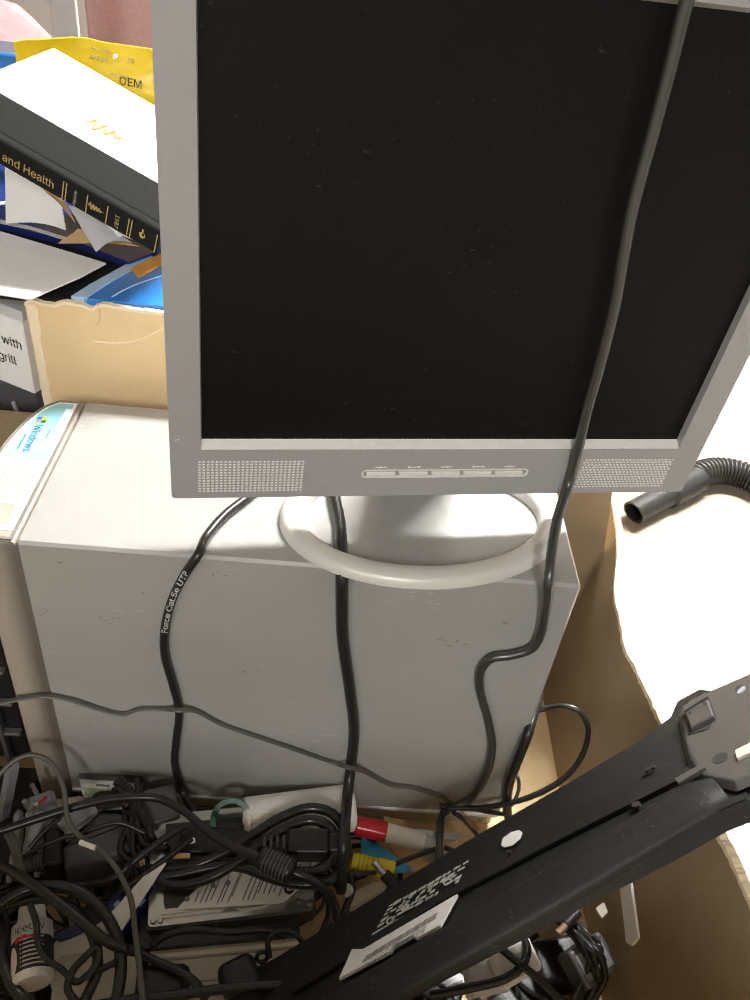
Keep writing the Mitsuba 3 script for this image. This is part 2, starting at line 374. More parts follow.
# ------------------------------------------------------------------ monitor on its ring foot
MM = np.array([[0.98432832, -0.17388806, 0.02933767, 0.1298], [0.17523539, 0.98313882, -0.05225534, 0.00816], [-0.01975642, 0.05657741, 0.99820273, 0.43417], [0, 0, 0, 1]])
FL = MM @ np.array([[1, 0, 0, 0], [0, 0, -1, 0], [0, 1, 0, 0], [0, 0, 0, 1.0]])     # x right, y up, z towards the viewer
def M3(u, v, back): return (MM @ np.array([u, back, v, 1.0]))[:3]
SW, SH, BZ, BB = 0.338, 0.270, 0.0200, 0.0468
def monitor():
    k = 'flat_monitor'
    outer = rrect(-BZ, -BB, SW + BZ, SH + BZ, 0.003)
    hole = Polygon([(-0.0005, -0.0045), (SW + 0.0005, -0.0045), (SW + 0.0005, SH + 0.003), (-0.0005, SH + 0.003)])
    spk = []
    for sx0, sx1 in ((-0.003, 0.0675), (0.2675, 0.338)): spk.append((sx0, -0.0415, sx1, -0.0135))
    strip = rrect(0.107, -0.0305, 0.229, -0.0225, 0.004)
    face = outer.difference(hole).difference(strip)
    add(k + '__bezel', cat(on_plane(face, FL, 0.016, -0.014), on_plane(strip, FL, 0.012, -0.0125)), 'm_silver', False)
    # sloped sill round the glass
    def ring(poly_o, zo, poly_i, zi):
        o = np.array(poly_o); i = np.array(poly_i); V, F = [], []
        for q in range(4): V += [[*o[q], zo], [*i[q], zi]]
        for q in range(4):
            a, b = 2 * q, 2 * ((q + 1) % 4); F += [[a, b, a + 1], [b, b + 1, a + 1]]
        return trimesh.Trimesh(V, F, process=False)
    ho = [(-0.0005, -0.0045), (SW + 0.0005, -0.0045), (SW + 0.0005, SH + 0.003), (-0.0005, SH + 0.003)]
    hi = [(0.0002, 0.0), (SW - 0.0002, 0.0), (SW - 0.0002, SH), (0.0002, SH)]
    rg = ring(ho, 0.002, hi, -0.0035)
    add(k + '__bezel__inner_sill', xf(trimesh.Trimesh(rg.vertices, rg.faces[2:]), FL), 'm_silver', False)
    add(k + '__bezel__lit_lower_sill', xf(trimesh.Trimesh(rg.vertices, rg.faces[:2]), FL), 'm_silver_pale_lit', False)  # lighter than the other sides: light from above painted in
    lab(k + '__bezel__lit_lower_sill', 'sloped sill under the screen, painted bright where it catches light')
    add(k + '__screen', on_plane(Polygon([(-0.002, -0.002), (SW + 0.002, -0.002), (SW + 0.002, SH + 0.002), (-0.002, SH + 0.002)]), FL, 0.006, -0.0098), 'm_screen', False)
    lab(k + '__screen', 'dark dusty screen, switched off')
    bk = []
    for zz, ins in ((-0.014, 0.0), (-0.03, 0.004), (-0.05, 0.035)):
        q = np.array(outer.buffer(-ins).exterior.coords); bk.append(np.c_[q, np.full(len(q), zz)])
    add(k + '__back_shell', xf(trimesh.convex.convex_hull(np.vstack(bk)), FL), 'm_silver', 30)
    for (a, b, c, d) in spk:
        g = add(k + '__speaker_grille', on_plane(rrect(a, b, c, d, 0.001), FL, 0.0003, 0.0019), 'm_silver', False)
        nx, ny = 25, 12; dots = []
        slant = 0.0 if a < 0.1 else 0.0
        for i in range(nx):
            for j in range(ny):
                u = a + (i + 0.5) * (c - a) / nx; v = b + (j + 0.5) * (d - b) / ny
                if a > 0.1 and j % 2: u += 0.0012
                dots.append(prism([(u - .00085, v - .00055), (u + .00085, v - .00055), (u + .00085, v + .00055), (u - .00085, v + .00055)], 0.0002, 0.0021))
        h = add(g + '__perforations', xf(cat(dots), FL), 'm_hole', False)
        lab(h, 'pale dotted perforations', kind='stuff')
    add(k + '__button_strip', on_plane(strip.difference(rrect(0.1085, -0.029, 0.2275, -0.024, 0.0025)), FL, 0.0014, 0.0002), 'm_silver_pale_lit')
    for i in range(5):
        u = 0.1105 + i * 0.0233
        add(k + '__button', xf(cham((0.0205, 0.0036, 0.0035), 0.0006, (u + 0.0103, -0.0266, 0.0008)), FL), 'm_silver_pale_lit', False)
        ic = []
        for q in range(3): ic.append(prism(Point(u + 0.006 + q * 0.0036, -0.0203).buffer(0.0005 + 0.0003 * ((q + i) % 2), quad_segs=3), 0.0003, 0.002))
        ic.append(prism([(u + .0065, -.0206), (u + .0125, -.0206), (u + .0125, -.0202), (u + .0065, -.0202)], 0.0003, 0.002))
        add(k + '__button_icon', xf(cat(ic), FL), 'm_hole', False)
    add(k + '__indicator_lamp', on_plane(Point(0.2055, -0.0265).buffer(0.0008), FL, 0.001, 0.001), 'm_ink')
    for sc in ([(-0.0165, 0.0030), (-0.0135, 0.0036), (-0.0135, 0.0041), (-0.0166, 0.0035)],):
        add(k + '__scuff', on_plane(Polygon(sc), FL, 0.0002, 0.0019), 'm_hole', False)
    # ring foot, oval, lying on the tower's top and reaching past its front edge
    th = np.linspace(0, 2 * PI, 129)[:-1]
    yaw = math.atan2(0.17524, 0.98433)
    V, F, pr = [], [], []
    for t in th:
        co, si = math.cos(t), math.sin(t); sec = []
        for (w, z) in ((-1, 0.1), (-0.92, 0.62), (-0.55, 0.92), (0, 1.0), (0.55, 0.92), (0.92, 0.62), (1, 0.1), (0.9, 0.0), (-0.9, 0.0)):
            rx, ry = 0.1005 + 0.0095 * w, 0.0655 + 0.0095 * w
            sec.append((0.2875 + rx * co * math.cos(yaw) - ry * si * math.sin(yaw), 0.0600 + rx * co * math.sin(yaw) + ry * si * math.cos(yaw), 0.3402 + 0.0105 * z))
        pr.append(sec)
    pr = np.array(pr); n, s = pr.shape[:2]
    for i in range(n):
        for j in range(s):
            a, b, c, d = i * s + j, ((i + 1) % n) * s + j, ((i + 1) % n) * s + (j + 1) % s, i * s + (j + 1) % s
            F += [[a, b, c], [a, c, d]]
    add(k + '__ring_foot', trimesh.Trimesh(pr.reshape(-1, 3), F, process=False), 'm_ring', 40)
    lab(k + '__ring_foot', 'oval silver ring foot')
    nb = np.array([0.287, 0.128, 0.346]); nt = M3(0.169, 0.06, 0.045)
    w = np.array([0.984, 0.175, 0]) * 0.035; dd = np.array([-0.17, 0.98, 0]) * 0.009
    hull = np.array([nb + sx * w + sy * dd for sx in (-1, 1) for sy in (-1, 1)] + [nt + sx * w * 0.9 + sy * dd for sx in (-1, 1) for sy in (-1, 1)])
    add(k + '__neck', trimesh.convex.convex_hull(hull), 'm_silver', False)
    lab(k, 'silver flat monitor with a black screen standing on the computer tower', 'monitor')
monitor()

# ------------------------------------------------------------------ cables on the monitor and the tower
def cable(key, pts, r, m='m_cable', n=7, two=False, k=10):
    return add(key, twin(pts, r, n) if two else tube(pts, r, n, k), m, 50)

top = [tuple(M3(0.226, 0.10, 0.062)), tuple(M3(0.226, 0.22, 0.062)), tuple(M3(0.226, 0.283, 0.040)), tuple(M3(0.2262, 0.2955, 0.012)), tuple(M3(0.2264, 0.292, -0.0075))]
scrn = [tuple(M3(u, v, -0.0068)) for u, v in ((0.227, 0.273), (0.2295, 0.2487), (0.2322, 0.2177), (0.2356, 0.174), (0.2405, 0.143), (0.246, 0.112), (0.2505, 0.07), (0.253, 0.036), (0.257, 0.0), (0.26, -0.034))]
low = [(0.3751,0.018,0.3814),(0.3686,-0.018,0.3638),(0.3758,-0.01,0.3294),(0.3802,-0.006,0.2964),(0.3778,-0.005,0.2769),(0.3643,-0.005,0.2672),(0.3497,-0.005,0.2621),(0.3439,-0.005,0.247),(0.3475,-0.005,0.2224),(0.3612,-0.005,0.1842),(0.3719,-0.005,0.1456),(0.3739,-0.006,0.1062),(0.3672,-0.008,0.0714),(0.3504,-0.012,0.0593),(0.3422,-0.016,0.0516),(0.3367,-0.0483,0.064),(0.3348,-0.0805,0.06)]
mat('m_cable_sheen', (0.035, 0.035, 0.033), 0.3, 0.0, 0.9)  # paler base paints in part of the sheen from above
cable('draped_cable', top + scrn + low, 0.0037, 'm_cable_sheen')
lab('draped_cable', 'long black cable draped over the monitor and hanging down in front of its screen', 'cable')

A = [(0.1706,0.1018,0.3445),(0.1618,0.0813,0.3445),(0.1529,0.0654,0.3445),(0.1389,0.0418,0.345),(0.1297,0.0169,0.3455),(0.1269,-0.0045,0.3466),(0.1162,-0.0038,0.3243),(0.1065,-0.0038,0.2987),(0.0997,-0.0038,0.2677),(0.0979,-0.0038,0.2364),(0.1023,-0.0038,0.2001),(0.1055,-0.0038,0.165),(0.1009,-0.0038,0.1222),(0.0985,-0.0042,0.0879),(0.1039,-0.008,0.0547),(0.1177,-0.0261,0.05),(0.1292,-0.0378,0.045)]
kA = cable('network_cable__jacket', A, 0.0034)
def along_path(s, h, path, start, r, lift, wide=1.0):
    """Lettering wrapped on a cable, reading along the path."""
    me = meshkit.text_mesh(s, h, 0.0003); d = np.r_[0, np.cumsum(np.linalg.norm(np.diff(path, axis=0), axis=1))]
    v = np.array(me.vertices); x = v[:, 0] * wide + start
    p = np.stack([np.interp(x, d, path[:, k]) for k in range(3)], 1)
    tg = np.stack([np.interp(x, d, np.gradient(path[:, k], d)) for k in range(3)], 1)
    tg /= np.linalg.norm(tg, axis=1, keepdims=True)
    nrm = EYE - p; nrm -= tg * (nrm * tg).sum(1, keepdims=True); nrm /= np.linalg.norm(nrm, axis=1, keepdims=True)
    sd = np.cross(nrm, tg); ang = (v[:, 1] - h / 2) / r
    me.vertices = p + (nrm * np.cos(ang)[:, None] + sd * np.sin(ang)[:, None]) * (r + 0.0001 + lift * v[:, 2:3])
    return me
pA = spline(A, 12)[::-1].copy()
dA = np.r_[0, np.cumsum(np.linalg.norm(np.diff(pA, axis=0), axis=1))]
iA = int(np.argmin(np.linalg.norm(pA - np.array((0.0981,-0.0038,0.2653)), axis=1)))
add('network_cable__print', along_path('Force Cat.5e UTP', 0.0040, pA, dA[iA], 0.0034, 1.0, 1.55), 'm_print_white', False)
lab('network_cable', 'black network cable with white print hanging over the left part of the tower side', 'cable')

B = [(0.2134,0.1071,0.345),(0.218,0.0758,0.345),(0.2231,0.0467,0.345),(0.2258,0.0149,0.346),(0.2278,-0.0052,0.3388),(0.2297,-0.005,0.3134),(0.2338,-0.005,0.2702),(0.2439,-0.005,0.211),(0.2517,-0.005,0.1581),(0.2533,-0.006,0.1082),(0.2519,-0.03,0.0915),(0.249,-0.0761,0.116),(0.2501,-0.0929,0.1),(0.251,-0.0987,0.07)]
cable('power_cable', B, 0.0047)
lab('power_cable', 'thick black cable running from under the ring foot straight down the tower side', 'cable')

Cc = [(-0.0479,-0.012,0.1669),(-0.037,-0.01,0.1694),(-0.0179,-0.006,0.1728),(0.0003,-0.0042,0.1751),(0.0211,-0.0035,0.1699),(0.0401,-0.0028,0.1604),(0.0577,-0.0028,0.1556),(0.0732,-0.0028,0.1641),(0.094,-0.0035,0.1674),(0.1059,-0.0085,0.1741),(0.1195,-0.0035,0.1675),(0.1405,-0.0024,0.1504),(0.1641,-0.0024,0.1389),(0.2032,-0.0024,0.1213),(0.2393,-0.0028,0.1048),(0.2503,-0.0125,0.1148),(0.2677,-0.004,0.0958),(0.2913,-0.0024,0.0767),(0.3148,-0.0024,0.0728),(0.3392,-0.003,0.0633),(0.3513,-0.006,0.0561),(0.364,-0.008,0.0575)]
cable('thin_wire', Cc, 0.0014, 'm_cable_grey', two=True)
lab('thin_wire', 'thin grey two-core wire crossing the tower side from left to right', 'wire')

E1 = [(0.4106,0.03,0.1547),(0.4228,0.03,0.1604),(0.4346,0.025,0.1712),(0.4472,0.02,0.1708),(0.4556,0.012,0.1598),(0.4562,0.004,0.1418),(0.4498,-0.004,0.1226),(0.4368,-0.01,0.1054),(0.4164,-0.014,0.0886),(0.3964,-0.014,0.0747),(0.3755,-0.013,0.0639),(0.3536,-0.01,0.058),(0.3396,-0.01,0.0581)]
cable('looped_cable', E1, 0.0026, 'm_cable_gloss')
lab('looped_cable', 'thin black cable arching out to the right of the tower above the keyboard', 'cable')
E2 = [(0.4203,0.05,0.1525),(0.4044,0.012,0.1713),(0.3979,-0.006,0.166),(0.3962,-0.008,0.1319),(0.3965,-0.008,0.096),(0.4016,-0.008,0.0618),(0.4091,-0.012,0.0365),(0.4117,-0.033,0.03)]
cable('corner_cable', E2, 0.0042)
lab('corner_cable', 'thick black cable running down beside the right corner of the tower', 'cable')
E3 = [(0.4025,0.0121,0.035),(0.4057,0.016,0.05),(0.4145,0.0253,0.06),(0.4172,0.0158,0.055),(0.4123,0.0058,0.045),(0.4052,0.0019,0.035)]
cable('wire_loop', E3, 0.0017, 'm_cable')
lab('wire_loop', 'small thin wire loop beside the thick cable at the tower corner', 'wire')
E4 = [(0.3462,-0.014,0.0622),(0.3665,-0.013,0.0629),(0.3859,-0.013,0.0583),(0.4107,-0.0009,0.035)]
cable('short_cable', E4, 0.0022)
lab('short_cable', 'short black cable end crossing below the loop at the right of the tower foot', 'cable')
E5 = [(0.3509,-0.014,0.056),(0.3602,-0.018,0.0537),(0.3765,-0.0175,0.03),(0.3903,-0.0316,0.025),(0.3995,-0.0429,0.02)]
cable('branch_cable', E5, 0.0021)
lab('branch_cable', 'black cable slanting down from the cable crossing behind the keyboard', 'cable')
E6 = [(0.348,-0.0748,0.05),(0.3553,-0.059,0.055),(0.3461,-0.0494,0.055),(0.3334,-0.0484,0.05),(0.3073,-0.0593,0.05),(0.2809,-0.0716,0.05),(0.2507,-0.0769,0.05),(0.2273,-0.081,0.045)]
cable('lead_cable', E6, 0.0022)
lab('lead_cable', 'black lead crossing over the yellow highlighter towards the keyboard', 'cable')

# ------------------------------------------------------------------ black keyboard, underside up
KM = np.array([[0.809, 0.0097, -0.5877, 0.1722], [0.3152, 0.8367, 0.4478, -0.2727], [0.4961, -0.5475, 0.6739, 0.1266], [0, 0, 0, 1]])
def keyboard():
    k = 'keyboard'
    o = [(-0.0084,0.1278),(-0.0045,0.1375),(0.0105,0.1343),(0.0326,0.1303),(0.0846,0.1314),(0.1836,0.1357),(0.2372,0.1353),(0.2902,0.1337),(0.3615,0.1349),(0.3889,0.1408),(0.4024,0.1568),(0.4235,0.1552),(0.4288,0.1423),(0.4282,0.134),(0.4522,0.1313),(0.4992,0.1296),(0.5232,0.1013),(0.4786,0.0059),(0.4302,0.0184),(0.3934,0.021),(0.3858,0.0073),(0.3656,0.0121),(0.3265,0.0131),(0.2704,0.0181),(0.2126,0.0214),(0.1664,0.0249),(0.1164,0.0269),(0.0635,0.0296),(0.0332,0.043),(0.0068,0.0849)]
    P = Polygon(o).buffer(0)
    add(k + '__shell', on_plane(P.buffer(-0.0015), KM, 0.016, -0.018), 'm_keyboard', False)
    add(k + '__shell__edge', on_plane(P, KM, 0.013, -0.0165), 'm_keyboard', False)
    # rounded wrist roll along the near edge
    rl = [(0.0923,0.0303),(0.1604,0.0306),(0.2204,0.0298),(0.2803,0.03),(0.337,0.0305),(0.3773,0.0294)]
    path = spline([(u, v, -0.003) for u, v in rl], 6)
    a = np.arange(18) / 18 * 2 * PI
    prof = np.stack([np.cos(a) * 0.0180, np.sin(a) * 0.010], 1)
    roll = sweep(path, prof, radii=[0.75 + 0.25 * min(1, (len(path) - 1 - i) / 2 + 0.1) for i in range(len(path))])
    add(k + '__wrist_roll', xf(roll, KM), 'm_keyboard', 60)
    # stepped rib along the middle
    rb = [(0.0536,0.0796),(0.1778,0.084),(0.2741,0.0758),(0.3807,0.0631)]
    rb2 = [(0.3767,0.0549),(0.2716,0.0673),(0.1766,0.0752),(0.0542,0.0709)]
    add(k + '__rib', on_plane(Polygon(rb + rb2), KM, 0.0016, 0.0), 'm_keyboard', False)
    hb = [(0.3959,0.128),(0.4084,0.136),(0.4243,0.1255),(0.4483,0.1202),(0.4992,0.1126),(0.4468,0.0076),(0.3922,0.0177),(0.3854,0.0185),(0.3729,0.0448),(0.3752,0.0658),(0.3835,0.0937)]
    hp = Polygon(hb).buffer(0.003).buffer(-0.004)
    bb = np.vstack([np.c_[np.array(hp.buffer(d).exterior.coords), np.full(len(hp.buffer(d).exterior.coords), z)] for d, z in ((0.004, 0.0), (0.0008, 0.004), (-0.0015, 0.0052))])
    add(k + '__hinge_block', xf(trimesh.convex.convex_hull(bb), KM), 'm_keyboard_grey', 40)
    # flip-out foot in its pocket
    fo = [(0.3974,0.1184),(0.4174,0.119),(0.4088,0.09),(0.3908,0.0917)]
    po = [(0.396,0.1243),(0.4193,0.1225),(0.4106,0.0934),(0.3999,0.0852),(0.3867,0.0917)]
    add(k + '__foot_pocket', on_plane(Polygon(po).buffer(0), KM, 0.0008, 0.0050), 'm_ink', False)
    ft = np.vstack([np.c_[np.array(Polygon(fo).buffer(d).exterior.coords), np.full(len(Polygon(fo).buffer(d).exterior.coords), z)] for d, z in ((0.0, 0.0055), (0.0, 0.009), (-0.001, 0.010))])
    f = add(k + '__foot', xf(trimesh.convex.convex_hull(ft), KM), 'm_keyboard_grey', False)
    ln = [(0.4007,0.12),(0.4153,0.12)]
    for (x, y) in [(0.3987,0.1101),(0.4115,0.1103)]:
        add(f + '__slot', on_plane(Polygon([(x - .0008, y - .003), (x + .0008, y - .003), (x + .0008, y + .003), (x - .0008, y + .003)]), KM, 0.0005, 0.0098), 'm_ink', False)
    c = [(0.3982,0.1191),(0.4183,0.1197),(0.4168,0.1132),(0.3969,0.1126)]
    add(f + '__lip', on_plane(Polygon(c), KM, 0.0022, 0.0095), 'm_keyboard_grey', False)
    # slots, bars and screw recesses
    for q, mm_ in (([(0.3583,0.0505),(0.3787,0.0497),(0.3782,0.044),(0.3576,0.0438)], 'm_keyboard_grey'), ([(0.4006,0.0434),(0.4176,0.0415),(0.4136,0.0318),(0.3974,0.0347)], 'm_beige')):
        add(k + '__raised_bar', on_plane(Polygon(q), KM, 0.003, 0.0045), mm_, False)
    for (x, y), r in zip([(0.3905,0.0475),(0.3275,0.0564),(0.3221,0.0411),(0.2348,0.0857),(0.3486,0.0868),(0.3533,0.0862),(0.4396,0.1114),(0.422,0.0702)], (0.0055, 0.003, 0.002, 0.002, 0.002, 0.002, 0.0035, 0.003)):
        add(k + '__screw_recess', on_plane(Point(x, y).buffer(r, quad_segs=4), KM, 0.0022 if r < 0.0033 else 0.0055, 0.0001), 'm_ink', False)
    (x, y), = [(0.4389,0.1072)]
    add(k + '__screw', on_plane(affinity.rotate(affinity.scale(Point(x, y).buffer(0.003), 1.5, 0.7), 30), KM, 0.0062, 0.0), 'm_slate', False)
    # oval sticker
    ov = [(0.2308,0.1003),(0.234,0.1071),(0.2412,0.1087),(0.2473,0.1055),(0.2488,0.101),(0.2457,0.0955),(0.2384,0.0928),(0.2324,0.0959)]
    add(k + '__oval_sticker', on_plane(Polygon(ov).buffer(0), KM, 0.0006, 0.0), 'm_paper', False)
    lab(k + '__oval_sticker', 'small white oval sticker')
    # bar code label
    lb = [(0.0943,0.0562),(0.1049,0.0788),(0.1138,0.0718),(0.19,0.0717),(0.1733,0.05),(0.1547,0.0511),(0.1521,0.0564),(0.1372,0.0576),(0.1353,0.0527)]
    add(k + '__barcode_label', on_plane(Polygon(lb).buffer(0), KM, 0.0022, 0.0), 'm_paper', False)
    lab(k + '__barcode_label', 'long cream label with a bar code and print')
    a0, a1, b0 = (np.array(q) for q in [(0.1159,0.0626),(0.1753,0.0642),(0.1117,0.0553)])
    ux = (a1 - a0); wy = b0 - a0; bars = []
    r3 = np.random.default_rng(5); t = 0.0
    while t < 0.97:
        w = r3.uniform(0.004, 0.011); bars.append(Polygon([a0 + ux * t, a0 + ux * (t + w), a0 + ux * (t + w) + wy * 0.75, a0 + ux * t + wy * 0.75])); t += w + r3.uniform(0.004, 0.010)
    for s in (0.95, 1.25, 1.5):
        for t in np.arange(0.05, 0.85, 0.07): bars.append(Polygon([a0 + ux * t + wy * s, a0 + ux * (t + .05) + wy * s, a0 + ux * (t + .05) + wy * (s + .12), a0 + ux * t + wy * (s + .12)]))
    add(k + '__barcode_label__print', cat([on_plane(b, KM, 0.0002, 0.0022) for b in bars]), 'm_ink_grey', False)
    # block of white printed marks
    mk = []
    a0, a1, b0 = (np.array(q) for q in [(0.1368,0.1075),(0.2051,0.1051),(0.1229,0.0864)])
    ux, wy = a1 - a0, b0 - a0
    r4 = np.random.default_rng(11)
    def quad(t, s, w, h): return Polygon([a0 + ux * t + wy * s, a0 + ux * (t + w) + wy * s, a0 + ux * (t + w) + wy * (s + h), a0 + ux * t + wy * (s + h)])
    for s in (0.02, 0.2, 0.36, 0.55, 0.75):
        t = 0.0
        while t < 0.95:
            w = r4.uniform(0.03, 0.10)
            if r4.random() < 0.72: mk.append(quad(t, s + r4.uniform(-.03, .03), w, r4.uniform(0.06, 0.14)))
            t += w + r4.uniform(0.015, 0.04)
    for (t, s) in ((0.30, 0.62), (0.80, 0.5), (0.16, 0.85)):
        q = a0 + ux * t + wy * s; mk.append(Point(q).buffer(0.0035).difference(Point(q).buffer(0.0022)))
    mk.append(quad(-0.02, 1.02, 0.58, 0.09))
    add(k + '__printed_marks', cat([on_plane(b, KM, 0.0004, 0.0) for b in mk]), 'm_print_white', False)
    lab(k + '__printed_marks', 'block of small white printed marks', kind='stuff')
    lab(k, 'black keyboard lying underside up across the corner of the box, over the cables', 'keyboard')
keyboard()

# ------------------------------------------------------------------ vacuum hose on the floor
def hose():
    k = 'vacuum_hose'
    a, b = np.array((0.6472,0.4907,0.0185)), np.array((0.7549,0.5745,0.0185))
    d = (b - a) / np.linalg.norm(b - a); L = np.linalg.norm(b - a)
    m = frame(a, np.cross([0, 0, 1.0], d), [0, 0, 1.0]); m2 = m.copy()
    m2[:3, 2] = d; m2[:3, 0] = np.cross([0, 0, 1.0], d) / np.linalg.norm(np.cross([0, 0, 1.0], d)); m2[:3, 1] = np.cross(m2[:3, 2], m2[:3, 0])
    R = 0.0178
    pipe = lathe([(R - 0.003, 0), (R, 0), (R + 0.0005, L * 0.7), (R - 0.003, L * 0.7), (R - 0.003, 0)], m2, 36)
    v = np.array(pipe.vertices); loc = (v - a) @ m2[:3, :3]
    low = loc[:, 2] < 0.001
    v[low] += d * ((R - loc[low, 1:2]) * 0.30)      # slanted mouth
    pipe.vertices = v
    add(k + '__nozzle', pipe, 'm_hose', 50)
    col = lathe([(R, L * 0.62), (R + 0.004, L * 0.64), (R + 0.0045, L * 1.15), (R + 0.002, L * 1.2), (R - 0.004, L * 1.2)], m2, 36)
    add(k + '__collar', col, 'm_hose', 50)
    pts = [tuple(a + d * L * 1.05)] + [(0.7786,0.5968,0.023),(0.8174,0.6098,0.023),(0.8579,0.5977,0.023),(0.8951,0.5491,0.023),(0.9086,0.451,0.023),(0.8966,0.3252,0.023),(0.9444,0.187,0.023)]
    p = spline(pts, 40); dist = np.r_[0, np.cumsum(np.linalg.norm(np.diff(p, axis=0), axis=1))]
    q = np.arange(0, dist[-1], 0.0009); pp = np.stack([np.interp(q, dist, p[:, i]) for i in range(3)], 1)
    rad = 0.92 + 0.17 * np.abs(np.sin(q / 0.0072 * PI))
    add(k + '__corrugated_tube', sweep(pp, circle(0.0195, 24), radii=rad), 'm_hose', 60)
    lab(k, 'dark grey corrugated vacuum hose lying on the pale floor right of the box', 'hose')
hose()

# ------------------------------------------------------------------ second cardboard box, full of books and papers
top = [(-0.0494,0.215,0.4142),(-0.0431,0.215,0.4175),(-0.0352,0.215,0.4156),(-0.0255,0.215,0.4149),(-0.0152,0.215,0.4187),(-0.0022,0.215,0.4173),(0.0057,0.215,0.4145),(0.0084,0.215,0.4166),(0.0161,0.215,0.4201),(0.0275,0.215,0.4186),(0.0423,0.215,0.4174),(0.0605,0.215,0.4175),(0.0855,0.215,0.4173)]
tx = np.array([q[0] for q in top]); tz = np.array([q[2] for q in top])
bx2 = 0.40
Z2 = 0.424
def torn(x): return np.interp(x, tx, tz) if x < tx[-1] else tz[-1] + 0.004 * (meshkit.noise(np.array([x * 90, 0, 0])) - 0.5)
xs = np.linspace(tx[0], bx2, 420)
zt = np.array([torn(x) + 0.0026 * (meshkit.fbm(np.array([x * 260, 2.3, 0.7]), 3) - 0.5) for x in xs])
poly = Polygon([(xs[0] + 0.008, 0.001), (bx2, 0.001)] + [(x, z) for x, z in zip(xs[::-1], zt[::-1])])
FM = frame((0, 0.212, 0), (1, 0, 0), (0, 0, 1))
add('book_box__front_panel', on_plane(poly, FM, 0.0035, 0.0), 'm_card_back', False)
rag = [(x, z) for x, z in zip(xs, zt)]
add('book_box__torn_edge', on_plane(Polygon(rag + [(x, z - 0.0008 - 0.0036 * meshkit.fbm(np.array([x * 120, 7.3, 0.4]), 4) ** 1.5) for x, z in rag[::-1]]).buffer(0.0002), FM, 0.005, -0.0006), 'm_card_torn', False)
lx = xs[0]
side = [(0.0, 0.001), (0.0, zt[0])] + [(0.003 * (j % 2), zt[0] - j * 0.006) for j in range(1, 26)]
ragv = [(lx + 0.0002 + 0.0030 * meshkit.fbm(np.array([3.1, j * 0.31, 0.2]), 3), zt[0] - 0.001 - j * 0.0013) for j in range(110)]
add('book_box__torn_corner', on_plane(Polygon(ragv + [(lx + 0.0085 + 0.002 * meshkit.noise(np.array([9.1, q[1] * 160, 0])), q[1]) for q in ragv[::-1]]), FM, 0.005, -0.0006), 'm_card_torn', False)
cr = [(0.0024,0.2084,0.3839),(0.0192,0.2084,0.3837),(0.0347,0.2084,0.3863),(0.0504,0.2084,0.3937),(0.0678,0.2084,0.4059)]
add('book_box__crease', sweep(spline(cr, 4), circle(0.0006, 6)), 'm_card_torn')
cr = [(0.0105,0.2082,0.4202),(0.0121,0.2082,0.4122),(0.0103,0.2082,0.4028),(0.0075,0.2082,0.3997)]
add('book_box__tear', sweep(spline(cr, 4), circle(0.0007, 6)), 'm_tan')
add('book_box__side_panel', bx(lx + 0.008, lx + 0.012, 0.216, 0.62, 0.001, 0.40), 'm_card_back')
add('book_box__side_panel', bx(bx2 - 0.004, bx2, 0.216, 0.62, 0.001, 0.40), 'm_card_back')
add('book_box__back_panel', bx(lx + 0.008, bx2, 0.62, 0.624, 0.001, 0.40), 'm_card_back')
lab('book_box', 'cardboard box with a torn front edge behind the tower, filled with books and papers', 'box')

# what fills it, from the bottom up
add('filing_box', cham((0.40, 0.385, 0.385), 0.004, (0.185, 0.416, 0.195)), 'm_navy')
lab('filing_box', 'dark navy filing box under the folders and papers in the book box', 'box')
zf = 0.4125
fb = [(-0.0235,0.2135,0.414),(-0.0129,0.2345,0.414),(0.0145,0.2982,0.414),(0.0298,0.3288,0.414),(0.0586,0.3672,0.414),(0.1458,0.1998,0.414)]
add('blue_folder__cover', slab([(-0.0054,0.2042,0.4205),(0.0107,0.2436,0.4205),(0.0231,0.2707,0.4205),(0.0346,0.2991,0.4205),(0.0752,0.3555,0.4205),(0.1751,0.2482,0.4205),(0.1631,0.191,0.4205)], 0.006, 0.2135), 'm_blue', False)
add('blue_folder__spine_strip', slab([(-0.0169,0.1997,0.4215),(-0.003,0.2384,0.4215),(0.0179,0.2863,0.4215),(0.0315,0.314,0.4215),(0.0364,0.3039,0.4215),(0.024,0.275,0.4215),(0.0108,0.2434,0.4215),(-0.0032,0.2026,0.4215)], 0.007, 0.2135), 'm_blue_pale', False)
add('blue_folder__tape', slab([(0.0231,0.2753,0.4222),(0.033,0.2948,0.4222),(0.0618,0.3504,0.4222),(0.0687,0.3378,0.4222),(0.0329,0.2589,0.4222)], 0.0016, 0.2135), 'm_orange', False)
cs = [(0.0199,0.2202,0.4207),(0.0252,0.2327,0.4207),(0.0363,0.2509,0.4207),(0.0537,0.2711,0.4207)]
add('blue_folder__fold', sweep(spline(cs, 4), circle(0.0006, 6)), 'm_blue_pale')
lab('blue_folder', 'glossy blue folder with an orange strip behind the torn box edge', 'folder')
add('black_folder', slab([(-0.0766,0.1995,0.418),(-0.039,0.2021,0.418),(-0.0147,0.2072,0.418),(-0.0009,0.2483,0.418),(0.0208,0.3038,0.418),(-0.006,0.3245,0.418),(-0.0575,0.3374,0.418),(-0.148,0.3581,0.418)], 0.005, 0.2135), 'm_book_black', False)
lab('black_folder', 'black folder under the white sheet left of the blue folder', 'folder')
add('navy_book__cover', slab([(-0.1526,0.3487,0.424),(-0.1019,0.335,0.424),(-0.0316,0.3129,0.424),(0.0188,0.283,0.424),(0.0407,0.3149,0.424),(0.0506,0.3603,0.424),(-0.0191,0.4124,0.424),(-0.1167,0.472,0.424),(-0.2371,0.5155,0.424)], 0.006, 0.2135), 'm_navy', False)
